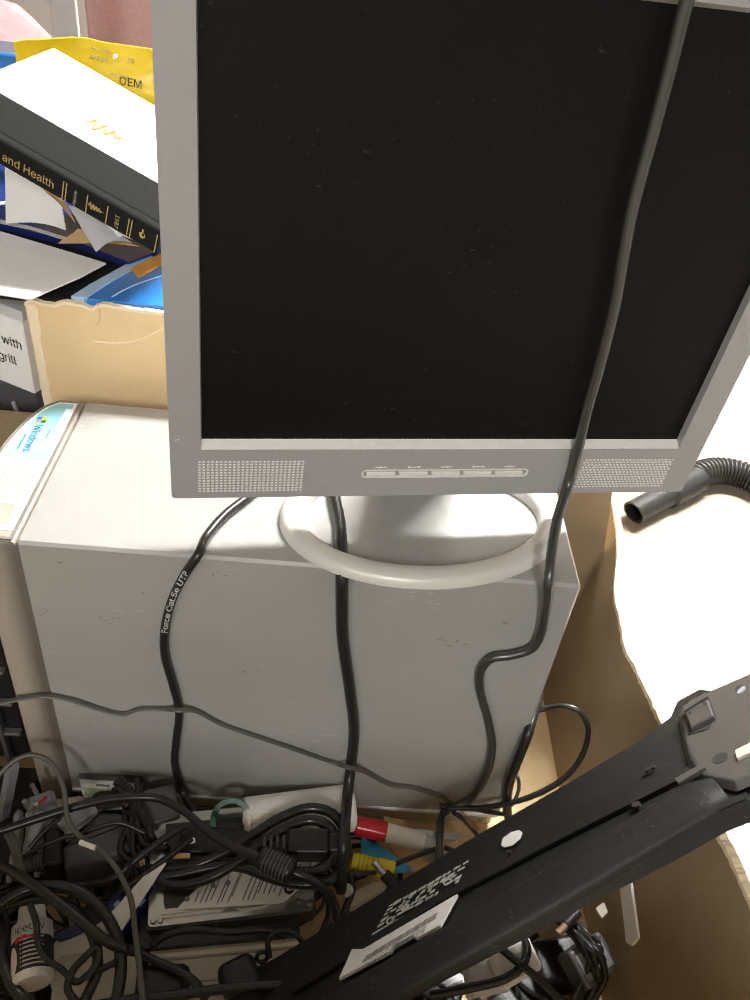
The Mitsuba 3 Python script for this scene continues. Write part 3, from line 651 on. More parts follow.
for q in ([(-0.1319,0.3427,0.4246),(-0.0823,0.3314,0.4246),(-0.0447,0.3151,0.4246),(-0.0466,0.3216,0.4246),(-0.0845,0.3381,0.4246),(-0.1352,0.3519,0.4246)], [(-0.1411,0.3683,0.4246),(-0.1177,0.3882,0.4246),(-0.1202,0.3957,0.4246),(-0.1446,0.3779,0.4246)]):
    add('navy_book__stripe', slab(q, 0.0008), 'm_grey_paper', False)
lab('navy_book', 'navy blue book with white stripes under the torn papers', 'book')
pp = np.array([(-0.1347,0.327,0.4275),(-0.1031,0.3139,0.4275),(-0.0621,0.2968,0.4275),(-0.032,0.2843,0.4275),(0.0033,0.2692,0.4275),(-0.0105,0.2375,0.4275),(-0.0269,0.2089,0.4275),(-0.037,0.1904,0.4275),(-0.0618,0.194,0.4275),(-0.0873,0.1993,0.4275)])
add('white_sheet', slab(pp, 0.0012), 'm_white', False)
lab('white_sheet', 'white sheet of paper lying on the black folder, nearest the torn box edge', 'paper')
sm = [(-0.0558,0.1886,0.429),(-0.0407,0.183,0.429),(-0.0376,0.1784,0.429),(-0.0548,0.1835,0.429)]

# torn, curled papers wedged under the thick book
def curl(key, pts, m, bend, label, cat_, th=0.0006):
    """pts: four corners (a, b, c, d) in space; bend raises the middle."""
    a, b, c, d = (np.array(q) for q in pts); n = 12; P = np.zeros((n, n, 3))
    for i in range(n):
        for j in range(n):
            s, t = i / (n - 1), j / (n - 1)
            P[i, j] = (a * (1 - s) + b * s) * (1 - t) + (d * (1 - s) + c * s) * t
            P[i, j, 2] += bend * math.sin(s * PI) * (0.4 + 0.6 * t) + 0.002 * (meshkit.noise(np.array([s * 4, t * 4, bend * 900])) - 0.5)
    add(key, sheet(P, th), m, 40); lab(key, label, cat_)
curl('torn_paper', [(-0.1057,0.3577,0.473),(-0.0481,0.3253,0.462),(-0.0468,0.3247,0.43),(-0.101,0.3248,0.43)], 'm_paper', 0.004, 'torn white paper leaf hanging below the black book spine, leftmost of the torn leaves', 'paper')
curl('torn_paper_001', [(-0.0401,0.3192,0.456),(-0.0048,0.3022,0.447),(0.019,0.3015,0.434),(-0.0096,0.2862,0.429)], 'm_grey_paper', 0.006, 'grey-white torn paper leaf under the book spine, between the brown scraps', 'paper')
curl('torn_paper_002', [(-0.0318,0.3198,0.453),(0.01,0.2976,0.443),(0.0269,0.2986,0.436),(0.0017,0.2994,0.434)], 'm_paper', 0.006, 'bright white torn paper tip directly under the ribs of the book spine', 'paper')
curl('brown_paper', [(-0.064,0.3271,0.466),(-0.0473,0.3275,0.4595),(-0.0364,0.3212,0.44),(-0.0475,0.3198,0.455)], 'm_tan', 0.001, 'brown paper edge beside the leftmost torn white leaf', 'paper')
curl('brown_paper_001', [(-0.0323,0.3145,0.4365),(-0.0123,0.312,0.433),(0.0234,0.3114,0.4275),(-0.0467,0.2984,0.4275)], 'm_tan', 0.0015, 'brown paper scrap sticking out flat under the grey torn leaf', 'paper')

# thick black and white book
BM = np.array([[0.9067, 0.3296, 0.2632, -0.1305], [-0.296, 0.9418, -0.1594, 0.2918], [-0.3004, 0.0667, 0.9515, 0.5442], [0, 0, 0, 1]])
u_, s_, v_ = np.linalg.svd(BM[:3, :3]); BM[:3, :3] = u_ @ v_
def big_book():
    k = 'thick_book'; L, W, TH, c = 0.215, 0.163, 0.0235, 0.054
    def b(u0, u1, v0, v1, h0, h1, ch=0.0006): return xf(cham((u1 - u0, v1 - v0, h1 - h0), ch, ((u0 + u1) / 2, (v0 + v1) / 2, (h0 + h1) / 2)), BM)
    add(k + '__front_cover', b(0, L, c, W, -0.003, -0.0001), 'm_white', False)
    lab(k + '__front_cover', 'white front cover with a small gold emblem')
    add(k + '__back_cover', b(0, L, 0.002, W, -TH, -TH + 0.003), 'm_book_black', False)
    add(k + '__pages', b(0.004, L - 0.004, 0.004, W - 0.004, -TH + 0.003, -0.003), 'm_paper', False)
    a = np.linspace(0, PI / 2, 6)
    prof = [(c, 0.0), (0.009, 0.0), (0.007, -0.0013), (0.0048, 0.0)] + [(-0.004 + 0.004 * (1 - math.sin(t)), -0.004 * (1 - math.cos(t))) for t in a][:6] + [(-0.004, -TH + 0.004), (0.0, -TH), (0.006, -TH), (0.006, -TH + 0.0028), (0.006, -0.0030), (c, -0.0030)]
    prof = Polygon(prof).buffer(0)
    m = np.eye(4); m[:3, 0] = BM[:3, 1]; m[:3, 1] = BM[:3, 2]; m[:3, 2] = BM[:3, 0]; m[:3, 3] = BM[:3, 3]
    add(k + '__spine', on_plane(prof, m, L), 'm_book_black', 40)
    lab(k + '__spine', 'black cloth spine with gilt lettering and bands')
    SP = np.eye(4); SP[:3, 0] = BM[:3, 0]; SP[:3, 1] = BM[:3, 2]; SP[:3, 2] = -BM[:3, 1]; SP[:3, 3] = BM[:3, 3] - BM[:3, 1] * 0.0041
    t0, t1 = [(0.0696,-0.019),(0.1164,-0.0119)]
    tm = meshkit.text_mesh('ı and Health', 0.0072, 0.0002); w = tm.bounds[1][0]
    tm.apply_scale([(t1[0] - t0[0]) / w * 1.12, 1, 1])
    add(k + '__spine__title', xf(move(tm, (t0[0] - 0.004, -TH * 0.66, 0.0)), SP), 'm_gold', False)
    for q in [(0.1265,-0.0117),(0.1293,-0.0119),(0.1485,-0.0102),(0.1671,-0.0107),(0.1867,-0.0117),(0.1895,-0.0119),(0.2127,-0.0117)]:
        add(k + '__spine__band', xf(cham((0.0009, TH - 0.006, 0.0003), 0.0001, (q[0], -TH / 2 - 0.0005, 0.0001)), SP), 'm_gold', False)
    (ax, _), (ex, _), (yx, _), (fx, _) = [(0.1375,-0.011),(0.1578,-0.0105),(0.1766,-0.0119),(0.1999,-0.0126)]
    mm = SP @ frame((yx - 0.0018, -TH * 0.26, 0), (0, -1, 0), (1, 0, 0)); add(k + '__spine__year', text('1987', 0.0036, mm, 0.0002), 'm_gold', False)
    mm = SP @ frame((ax - 0.001, -TH * 0.25, 0), (0, -1, 0), (1, 0, 0)); add(k + '__spine__small_name', text('Nutrition', 0.0028, mm, 0.0002), 'm_ink_pale', False)
    def snake(m, s, n=4):
        t = np.linspace(0, 1, 70); am = 0.0085 * (1 - 0.6 * t)
        p = np.stack([t * 0.03, am * np.sin(t * n * 2 * PI), 0 * t + 0.0003], 1) * [s, s, 1]
        rod = np.array([[-0.004, 0, 0.0003], [0.016, 0, .0003], [0.036, 0, 0.0003]]) * [s, s, 1]
        return xf(cat(sweep(p, circle(0.0011 * s + 0.0001, 6)), sweep(rod, circle(0.0004 * s + 0.0001, 6)), sweep(np.array([[-0.003, -0.004, .0003], [-0.004, 0, .0003], [-0.003, 0.004, .0003]]) * [s, s, 1], circle(0.0005 * s, 6))), m)
    e0, e1 = [(0.0888,0.0821),(0.1281,0.0862)]
    d = np.array([e1[0] - e0[0], e1[1] - e0[1]]); s = np.linalg.norm(d) / 0.040
    m = BM @ frame((e0[0] + d[0] * 0.08, e0[1] + d[1] * 0.08, 0), (d[0], d[1], 0), (-d[1], d[0], 0))
    add(k + '__front_cover__emblem', snake(m, s, 3), 'm_gold', 40)
    m = SP @ frame((ex - 0.0065, -TH * 0.48, 0), (1, 0, 0), (0, 1, 0)); add(k + '__spine__emblem', snake(m, 0.36), 'm_gold', 40)
    figs = [Point(fx, -TH * 0.5).buffer(0.0028, quad_segs=3).difference(Point(fx + 0.0008, -TH * 0.5 + 0.0008).buffer(0.0014, quad_segs=2)), Polygon([(fx - .0004, -TH * .5 + .002), (fx + .0004, -TH * .5 + .002), (fx + .001, -TH * .5 + .0055), (fx - .001, -TH * .5 + .0055)])]
    add(k + '__spine__figure', cat([on_plane(f, SP, 0.0002) for f in figs]), 'm_gold', False)
    lab(k, 'thick white book with a black gilt-lettered spine lying tilted on the papers', 'book')
big_book()

# yellow bag, blue carton and pink cloth behind the book
def bag():
    k = 'yellow_bag'
    YB = 0.505
    t = np.array([(-0.136,0.505,0.5421),(-0.1238,0.505,0.5451),(-0.1038,0.505,0.548),(-0.0768,0.505,0.5526),(-0.063,0.505,0.5531),(-0.0495,0.505,0.5518),(-0.0249,0.505,0.5508),(0.0007,0.505,0.5498),(0.0394,0.505,0.5492)])
    bt = np.array([(-0.1379,0.505,0.531),(-0.1258,0.505,0.5323),(-0.1066,0.505,0.5287),(-0.0818,0.505,0.5127),(-0.0686,0.505,0.5045),(-0.0552,0.505,0.4962),(-0.0304,0.505,0.4871),(-0.0042,0.505,0.4768),(0.0363,0.505,0.4658)])
    n, m = 60, 16; P = np.zeros((n, m, 3))
    X = np.linspace(0, 1, n)
    idx = np.linspace(0, 1, len(t))
    for i, s in enumerate(X):
        a = np.array([np.interp(s, idx, t[:, q]) for q in range(3)]); b = np.array([np.interp(s, idx, bt[:, q]) for q in range(3)]); b[2] = min(b[2], 0.46)
        for j in range(m):
            w = j / (m - 1)
            P[i, j] = a * (1 - w) + b * w
            P[i, j, 1] += 0.010 * math.sin(min(1, w * 2.2) * PI) * (0.6 + 0.5 * math.sin(s * 7)) - 0.004 * (meshkit.noise(np.array([s * 9, w * 5, 3])) - 0.5) - 0.012 * w
    add(k + '__film', sheet(P[::-1], 0.0012), 'm_yellow', 40)
    e = np.array([(-0.1572,0.507,0.5422),(-0.1348,0.507,0.5418),(-0.1364,0.507,0.5317),(-0.1594,0.507,0.5302)])
    add(k + '__clear_end', sheet(np.array([[e[3], e[2]], [e[0], e[1]]]), 0.001), 'm_lavender', False)
    hl = (-0.0341,0.498,0.5404)
    add(k + '__hang_hole', cyl(np.array(hl) + [0, -0.001, 0], np.array(hl) + [0, 0.004, 0], 0.0022), 'm_white')
    dn = np.array([1, 0, -0.09])
    def wr(s, px, h, y=0.4965, m='m_ink_grey'):
        fm = frame((px[0], y, px[2]), dn, (0, 0, 1)); add(k + '__lettering', text(s, h, fm, 0.0004), m, False)
    wr('PART NUMBER', (-0.0567,0.4965,0.5456), 0.0020); wr('AF220', (-0.0597,0.4965,0.5362), 0.0042); wr('- 10', (-0.027,0.4965,0.5378), 0.0040); wr('OEM', (-0.0297,0.488,0.5182), 0.0075, 0.4880, 'm_ink')
    wr('SUITABLE FOR ALL', (-0.0385,0.49,0.5252), 0.0020, 0.4900)
    lab(k, 'crumpled yellow plastic bag with dark print behind the thick book', 'bag')
bag()
bp = (-0.1489,0.53,0.521)
add('blue_carton', cham((0.11, 0.05, 0.14), 0.002, (bp[0] - 0.038, 0.557, bp[2] - 0.067)), 'm_blue', False)
lab('blue_carton', 'bright blue carton corner at the left behind the thick book', 'carton')
def cloth():
    c = np.array((-0.2714,0.84,0.4854)); n = 28; P = np.zeros((n, n, 3))
    ex = np.array((-0.2105,0.84,0.47)); tp = np.array((-0.2655,0.84,0.5118))
    for i in range(n):
        for j in range(n):
            s, t = i / (n - 1) * 2 - 1, j / (n - 1) * 2 - 1
            r = max(abs(s), abs(t))
            x = tp[0] - 0.02 + s * 0.16; y = 0.86 + t * 0.12
            z = tp[2] - 0.16 * max(0, s) ** 1.2 - 0.03 * max(0, -s) - 0.06 * t * t + 0.014 * (meshkit.noise(np.array([s * 3.1, t * 3.3, 1])) - 0.5)
            if r > 0.96: z = 0.36
            P[i, j] = x, y, z
    add('pink_cloth', sheet(P, 0.004), 'm_pink', 60); lab('pink_cloth', 'pink cloth heap in the far left corner above the yellow bag', 'cloth')
cloth()
add('side_stool__seat', cham((0.40, 0.30, 0.03), 0.004, (-0.32, 0.84, 0.345)), 'm_post')
for x in (-0.48, -0.16):
    for y in (0.72, 0.96): add('side_stool__leg', cham((0.03, 0.03, 0.33), 0.002, (x, y, 0.165)), 'm_post')
lab('side_stool', 'low stool under the pink cloth behind the book box', 'stool')

# white printed carton and what it stands on, left of the book box
pa, pb = np.array((-0.0415,0.2116,0.388)), np.array((-0.0815,0.2309,0.388))
d = (pa - pb)[:2] / np.linalg.norm((pa - pb)[:2])
WC = frame((pa[0], pa[1], 0.323), (-d[0], -d[1], 0), (d[1], -d[0], 0))
dx, dy = np.array([d[0], d[1], 0]), np.array([-d[1], d[0], 0])
p0 = np.array([pa[0], pa[1], 0.0])
WC = np.eye(4); WC[:3, 0] = dx; WC[:3, 1] = [0, 0, 1]; WC[:3, 2] = np.cross(dx, [0, 0, 1]); WC[:3, 3] = p0
WW = 0.30
def wc(x0, x1, z0, z1, a, b): return xf(cham((x1 - x0, z1 - z0, b - a), 0.001, ((x0 + x1) / 2, (z0 + z1) / 2, (a + b) / 2)), WC)
zb = 0.316
add('printed_carton__body', wc(-WW, -0.02, zb, 0.388, -0.045, 0), 'm_white', False)
add('printed_carton__tape_band', wc(-WW, -0.02, 0.388, 0.398, -0.045, -0.001), 'm_grey_paper', False)
def on_carton(px):
    n = WC[:3, 2]; r = np.array(px) - EYE; r = EYE + r * (((p0 - EYE) @ n) / (r @ n)); return (r - p0) @ dx, r[2]
for s, px, h in (('with', (-0.1153,0.3,0.3201), 0.0088), ('grill', (-0.1215,0.3,0.3016), 0.0088)):
    x, z = on_carton(px); m = WC @ frame((x, z, 0.0001), (1, 0, 0), (0, 1, 0))
    add('printed_carton__lettering', text(s, h, m, 0.0003), 'm_ink', False)
lab('printed_carton', 'white printed carton at the left edge beside the torn cardboard panel', 'carton')
add('black_crate__body', cham((0.34, 0.30, 0.310), 0.006, (-0.235, 0.40, 0.156)), 'm_charcoal', False)
sk = [(-0.0933,0.2485,0.2861),(-0.0914,0.2485,0.2749),(-0.0896,0.2485,0.2622)]
add('black_crate__strap', sweep(np.array(sk), circle(0.002, 6)), 'm_print_white')
lab('black_crate', 'black crate under the white printed carton', 'crate')

# black ribbed rack at the left of the tower
def rack():
    k = 'ribbed_rack'; y = 0.035
    add(k + '__back', cham((0.12, 0.004, 0.30), 0.001, (-0.115, y + 0.012, 0.157)), 'm_black', False)
    for z in (0.055, 0.10, 0.145, 0.19, 0.235): add(k + '__rib', cham((0.12, 0.008, 0.004), 0.001, (-0.115, y + 0.006, z)), 'm_charcoal', False)
    for x in (-0.072, -0.095, -0.13): add(k + '__upright', cham((0.004, 0.009, 0.29), 0.001, (x, y + 0.005, 0.155)), 'm_charcoal', False)
    lab(k, 'black ribbed plastic rack standing left of the tower front', 'rack')
rack()

add('added_black_tray', bx(-0.185, -0.034, -0.20, 0.02, 0.0065, 0.030), 'm_black', False)  # added slab that keeps the bare box floor dark here
lab('added_black_tray', 'added black tray darkening the left edge below the mains plug', 'tray')
gb = [(-0.0595,-0.03,0.0024),(-0.0292,-0.03,0.1145)]
add('grey_strip', cyl(gb[0], gb[1], 0.0055, k=4), 'm_slate', False)
lab('grey_strip', 'flat grey plastic strip standing at the left edge beside the mains plug', 'strip')

# ------------------------------------------------------------------ the pile of small things in front of the tower
# deep tangle on the bottom of the box
def tangle():
    r = np.random.default_rng(21); ms = []
    for i in range(125):
        x, y = (r.uniform(-0.15, 0.44), r.uniform(-0.27, -0.03)) if i < 75 else ((r.uniform(0.30, 0.44), r.uniform(-0.24, -0.09)) if i < 100 else (r.uniform(-0.10, 0.10), r.uniform(-0.22, -0.03))); a = r.uniform(0, 2 * PI); rad = r.uniform(0.02, 0.055)  # extra coils at both sides are added to darken the bare floor
        pts = []; z0 = r.uniform(0.010, 0.030)
        for j in range(9):
            a += r.uniform(0.3, 0.95); pts.append((min(0.455, max(-0.15, x + rad * math.cos(a))), min(-0.016, max(-0.33, y + rad * 0.8 * math.sin(a))), z0 + r.uniform(-0.003, 0.006)))
        ms.append(tube(pts, r.choice([0.0016, 0.0024, 0.0032]), 5, 7))
    for i in range(32):
        x, y = (r.uniform(0.32, 0.44), r.uniform(-0.22, -0.10)) if i >= 26 else (r.uniform(-0.04, 0.10), r.uniform(-0.2, -0.05)) if i >= 20 else (r.uniform(-0.05, 0.42), r.uniform(-0.27, -0.06)) if i < 14 else (r.uniform(-0.15, 0.0), r.uniform(-0.2, 0.0) - 0.02)
        ms.append(xf(cham((0.05, 0.032, 0.02), 0.003), trimesh.transformations.translation_matrix((x, y, 0.0165)) @ trimesh.transformations.rotation_matrix(r.uniform(0, 3), [0, 0, 1])))
    add('cable_tangle', cat(ms), 'm_cable', 50)
    lab('cable_tangle', 'deep dark tangle of black cables and plugs on the bottom of the box', 'cable tangle', kind='stuff')
tangle()

def on_xy(c, ang, tilt=0.0, roll=0.0):
    m = trimesh.transformations.translation_matrix(c) @ trimesh.transformations.rotation_matrix(ang, [0, 0, 1])
    return m @ trimesh.transformations.rotation_matrix(tilt, [1, 0, 0]) @ trimesh.transformations.rotation_matrix(roll, [0, 1, 0])

# hard drive
def hdd():
    k = 'hard_drive'
    a, b = np.array((0.0994,-0.1338,0.066)), np.array((0.2322,-0.1109,0.066))
    dx = (b - a); L = np.linalg.norm(dx); dx /= L; dy = np.array([-dx[1], dx[0], 0])
    m = frame(a, dx, dy); W = 0.098
    add(k + '__casting', on_plane(rrect(0, 0, L, W, 0.003), m, 0.017, -0.026), 'm_dark_steel', False)
    add(k + '__rim', on_plane(rrect(0.001, 0.001, L - .001, W - .001, 0.004), m, 0.004, -0.009), 'm_steel', False)
    s = 0.0
    pts = [(0.012, 0.009), (0.055, 0.009), (0.066, 0.015), (0.075, 0.009), (L - 0.045, 0.009), (L - 0.022, 0.014), (L - 0.012, 0.030), (L - 0.010, W - 0.01), (0.010, W - 0.01), (0.010, 0.016)]
    lid = Polygon(pts).buffer(0.003)
    vs = [np.c_[np.array(lid.buffer(d).exterior.coords), np.full(len(lid.buffer(d).exterior.coords), z)] for d, z in ((0, 0),)]
    add(k + '__lid', cat(on_plane(lid, m, 0.0025, -0.005), on_plane(lid.buffer(-0.002), m, 0.0018, -0.0026)), 'm_steel', False)
    add(k + '__lid__recess', on_plane(lid.buffer(-0.006), m, 0.0006, -0.0009), 'm_dark_steel', False)
    LB = np.array([(0.1194,-0.1204,0.0662),(0.1439,-0.0895,0.0662),(0.2305,-0.0705,0.0662),(0.2281,-0.0863,0.0662),(0.2045,-0.1101,0.0662)])
    loc = [((q - a) @ dx, (q - a) @ dy) for q in LB]
    lb = Polygon(loc).buffer(-0.002).buffer(0.002)
    add(k + '__label', on_plane(lb, m, 0.0004, -0.0001), 'm_paper', False)
    lab(k + '__label', 'white printed drive label')
    lines = []; r = np.random.default_rng(9); x0, y0, x1, y1 = lb.bounds
    from shapely.geometry import box as sbox
    for i in range(26):
        x = x0 + 0.012 + i * 0.0042
        if i % 9 == 8: continue
        yb, yt = y0 + r.uniform(0.004, 0.010), y0 + r.uniform(0.02, 0.042)
        g = sbox(x, yb, x + 0.0012, yt)
        g = affinity.skew(g, xs=25, origin=(x, yb)).intersection(lb.buffer(-0.003))
        if g.area > 1e-7 and g.geom_type == 'Polygon': lines.append(on_plane(g, m, 0.0002, 0.0003))
    for q in [(0.1463,-0.0993,0.066),(0.158,-0.0962,0.066),(0.1273,-0.111,0.066)]:
        px, py = (np.array(q) - a) @ dx, (np.array(q) - a) @ dy
        lines.append(on_plane(Point(px, py).buffer(0.0022, quad_segs=3), m, 0.0002, 0.0003))
    add(k + '__label__print', cat(lines), 'm_ink_grey', False)
    g = np.array((0.2083,-0.0986,0.0665)); gx, gy = (g - a) @ dx, (g - a) @ dy
    arc = Point(gx, gy).buffer(0.0042).difference(Point(gx + .0008, gy + .001).buffer(0.0030)).difference(sbox(gx, gy, gx + .01, gy + .01))
    add(k + '__label__swirl', on_plane(arc, m, 0.0003, 0.0003), 'm_ink', False)
    for px, py, _ in [(0.094,-0.1315,0.062),(0.109,-0.1284,0.062),(0.2172,-0.105,0.062),(0.2329,-0.1058,0.062)]:
        sx, sy = (np.array([px, py]) - a[:2]) @ dx[:2], (np.array([px, py]) - a[:2]) @ dy[:2]
        sx, sy = min(max(sx, 0.005), L - 0.005), min(max(sy, 0.005), W - .005)
        add(k + '__screw', xf(lathe([(0, 0.002), (0.0018, 0.0016), (0.0026, 0.0), (0, 0)], None, 10), m @ trimesh.transformations.translation_matrix((sx, sy, -0.005))), 'm_steel')
    lab(k, 'silver hard drive with a white printed label lying among the cables', 'hard drive')
hdd()

# dark bracket in front of it and the pale metal drive case below
a, b = np.array((0.0944,-0.1446,0.05)), np.array((0.2203,-0.1267,0.05))
dx = (b - a); L = np.linalg.norm(dx); dx /= L; m = frame(a, dx, [-dx[1], dx[0], 0])
add('drive_bracket__plate', on_plane(rrect(0, 0, L, 0.026, 0.001), m, 0.012, -0.012), 'm_cable_gloss', False)
for px, py, _ in [(0.1165,-0.1382,0.05),(0.1542,-0.1317,0.05)]:
    s = (np.array([px, py]) - a[:2]) @ dx[:2]
    add('drive_bracket__screw', xf(lathe([(0, 0.0016), (0.0014, 0.001), (0.0018, 0), (0, 0)], None, 10), m @ trimesh.transformations.translation_matrix((s, 0.010, 0))), 'm_steel')
lab('drive_bracket', 'black bar with two small bright screws between the hard drive and the pale drive case', 'bracket')
a, b = np.array((0.1023,-0.1432,0.044)), np.array((0.2205,-0.1265,0.044))
dx = (b - a); L = np.linalg.norm(dx); dx /= L; m = frame(a, dx, [-dx[1], dx[0], 0])
add('optical_drive__case', on_plane(rrect(0, -0.075, L, 0, 0.002), m, 0.034, -0.035), 'm_beige', False)
add('optical_drive__tray_front', xf(cham((L - 0.003, 0.0035, 0.0012), 0.0004, (L / 2, -0.0045, -0.0004)), m), 'm_cream', False)
for y in (-0.008, -0.026): add('optical_drive__groove', xf(cham((L - 0.002, 0.0012, 0.001), 0.0002, (L / 2, y, -0.0007)), m), 'm_ink_grey', False)
lab('optical_drive', 'pale beige metal drive case with grooves at the bottom of the pile', 'drive')

# spray bottle
def bottle():
    k = 'small_bottle'
    a, b = np.array((0.0269,-0.1793,0.066)), np.array((0.012,-0.1345,0.066))
    d = (b - a); L = np.linalg.norm(d); d /= L; R = 0.0148
    x = np.cross(d, [0, 0, 1.0]); x /= np.linalg.norm(x)
    m = np.eye(4); m[:3, 0] = x; m[:3, 2] = d; m[:3, 1] = np.cross(d, x); m[:3, 3] = a
    add(k + '__body', lathe([(0, 0), (R - .002, 0), (R, .003), (R, L - .006), (R - .004, L), (0.009, L + .002), (0, L + .002)], m), 'm_white', 40)
    add(k + '__cap', lathe([(0, L + .001), (0.0105, L + .001), (0.0098, L + .010), (0.006, L + .014), (0.0055, L + .024), (0, L + .025)], m), 'm_paper', 40)
    lab(k + '__cap', 'white cap with a nozzle')
    add(k + '__label', lathe([(R + .0002, L * .12), (R + .0003, L * .12), (R + .0003, L * .63), (R + .0002, L * .63)], m), 'm_ink', 40)
    add(k + '__label__grey_band', lathe([(R + .0002, L * .63), (R + .0003, L * .63), (R + .0003, L * .90), (R + .0002, L * .90)], m), 'm_grey_paper', 40)
    def wrap(me, z0, a0):
        v = np.array(me.vertices); ang = v[:, 0] / R + a0
        r = R + .0004 + v[:, 2]
        return xf(trimesh.Trimesh(np.stack([r * np.sin(ang), -r * np.cos(ang), v[:, 1] + z0], 1), me.faces, process=False), m)
    # reading direction: letters along -x of the picture's left
    up = np.array([0, 0, 1.0]); c = EYE - a; c = c - d * (c @ d); ca = math.atan2(c @ m[:3, 0], -(c @ m[:3, 1]))
    add(k + '__label__lettering', wrap(move(meshkit.text_mesh('icedry', 0.0056, 0.0002), (-0.0135, 0, 0)), L * .71, ca), 'm_ink', False)
    sw = []
    for i in range(14):
        s0, s1 = i / 14, (i + 1) / 14
        f = lambda s: 0.0014 * math.sin(s * 5)
        w = lambda s: 0.0018 * (1 - s) + 0.0004
        sw.append(prism([(-.013 + s0 * .018, f(s0) - w(s0)), (-.013 + s1 * .018, f(s1) - w(s1)), (-.013 + s1 * .018, f(s1) + w(s1)), (-.013 + s0 * .018, f(s0) + w(s0))], 0.0002))
    add(k + '__label__swoosh', wrap(cat(sw), L * .60, ca), 'm_red', False)
    ln = [prism([(x, y), (x + .0017, y), (x + .0017, y + .0011), (x, y + .0011)], 0.0002) for j, y in enumerate(np.arange(0, 0.030, 0.0032)) for x in np.arange(-.007, 0.008 - 0.002 * (j % 2), 0.0017)]
    ln += [prism(Point(-.0085, y + .0006).buffer(.0006, quad_segs=2), 0.0002) for y in np.arange(0, 0.030, 0.0032)]
    add(k + '__label__small_print', wrap(cat(ln), L * .17, ca), 'm_print_white', False)
    el = affinity.scale(Point(-0.0158, 0).buffer(0.007), 0.6, 1.5)
    add(k + '__label__pale_oval', wrap(cat([prism(el.intersection(Polygon([(x, -1), (x + .001, -1), (x + .001, 1), (x, 1)])), 0.0003) for x in np.arange(-0.0195, -0.0122, 0.001)]), L * .32, ca), 'm_cream', False)
    lab(k, 'small white bottle with a black and grey label inside the thick cable loop', 'bottle')
bottle()

def flat(key, px3, th, m, label, cat_):
    add(key, slab(px3, th), m, False); lab(key, label, cat_)
add('white_carton__body', slab([(0.0264,-0.1467,0.045),(0.0299,-0.1374,0.045),(0.0513,-0.1301,0.045),(0.0672,-0.1175,0.045),(0.0782,-0.1303,0.045),(0.0858,-0.1622,0.045),(0.034,-0.1717,0.045)], 0.03), 'm_cream', False)
add('white_carton__blue_print', slab([(0.0252,-0.1368,0.0465),(0.0371,-0.1292,0.0465),(0.0516,-0.1245,0.0465),(0.0546,-0.1299,0.0465),(0.0327,-0.141,0.0465)], 0.02), 'm_navy', False)
lab('white_carton', 'cream white carton with a navy edge to the right of the small bottle', 'carton')
add('drive_cover__plate', slab([(0.036,-0.1613,0.055),(0.0385,-0.1546,0.055),(0.0651,-0.1489,0.055),(0.0946,-0.1437,0.055),(0.1091,-0.2025,0.055),(0.0445,-0.2116,0.055)], 0.008), 'm_beige', False)
add('drive_cover__screw', move(lathe([(0, .002), (.0014, .0014), (.002, 0), (0, 0)], None, 10), (0.0463,-0.1658,0.055)), 'm_steel')
lab('drive_cover', 'beige plastic cover plate with one small screw right of the bottle', 'cover plate')
pk = [(0.0641,-0.1269,0.062),(0.0662,-0.1133,0.062),(0.0777,-0.1013,0.062),(0.0933,-0.0988,0.062),(0.0987,-0.1018,0.062),(0.0935,-0.1182,0.062),(0.0842,-0.1297,0.062),(0.0738,-0.1379,0.062)]
add('blue_packet__body', slab(pk, 0.02), 'm_navy', False)
for q in ([(0.0696,-0.1174,0.0625),(0.0725,-0.1132,0.0625),(0.0754,-0.1155,0.0625),(0.0727,-0.1204,0.0625)], [(0.0767,-0.1106,0.0625),(0.0805,-0.1063,0.0625),(0.0834,-0.1086,0.0625),(0.0796,-0.1128,0.0625)], [(0.0888,-0.1147,0.0625),(0.0924,-0.1097,0.0625),(0.0945,-0.112,0.0625),(0.091,-0.1178,0.0625)]):
    add('blue_packet__print', slab(q, 0.0008), 'm_blue_pale', False)
lab('blue_packet', 'navy blue packet with pale print under the white tapered strip', 'packet')
wa, wb = np.array((0.0746,-0.1359,0.068)), np.array((0.104,-0.0869,0.078))
d = (wb - wa) / np.linalg.norm(wb - wa)
add('white_strip', sweep(np.array([wa, wa * .6 + wb * .4, wb]), np.array([(-.008, -.0015), (.008, -.0015), (.008, .0015), (-.008, .0015)]) * 1.0, radii=[1.0, 0.78, 0.42]), 'm_paper', False)
lab('white_strip', 'white tapered plastic strip pointing up from the blue packet', 'strip')

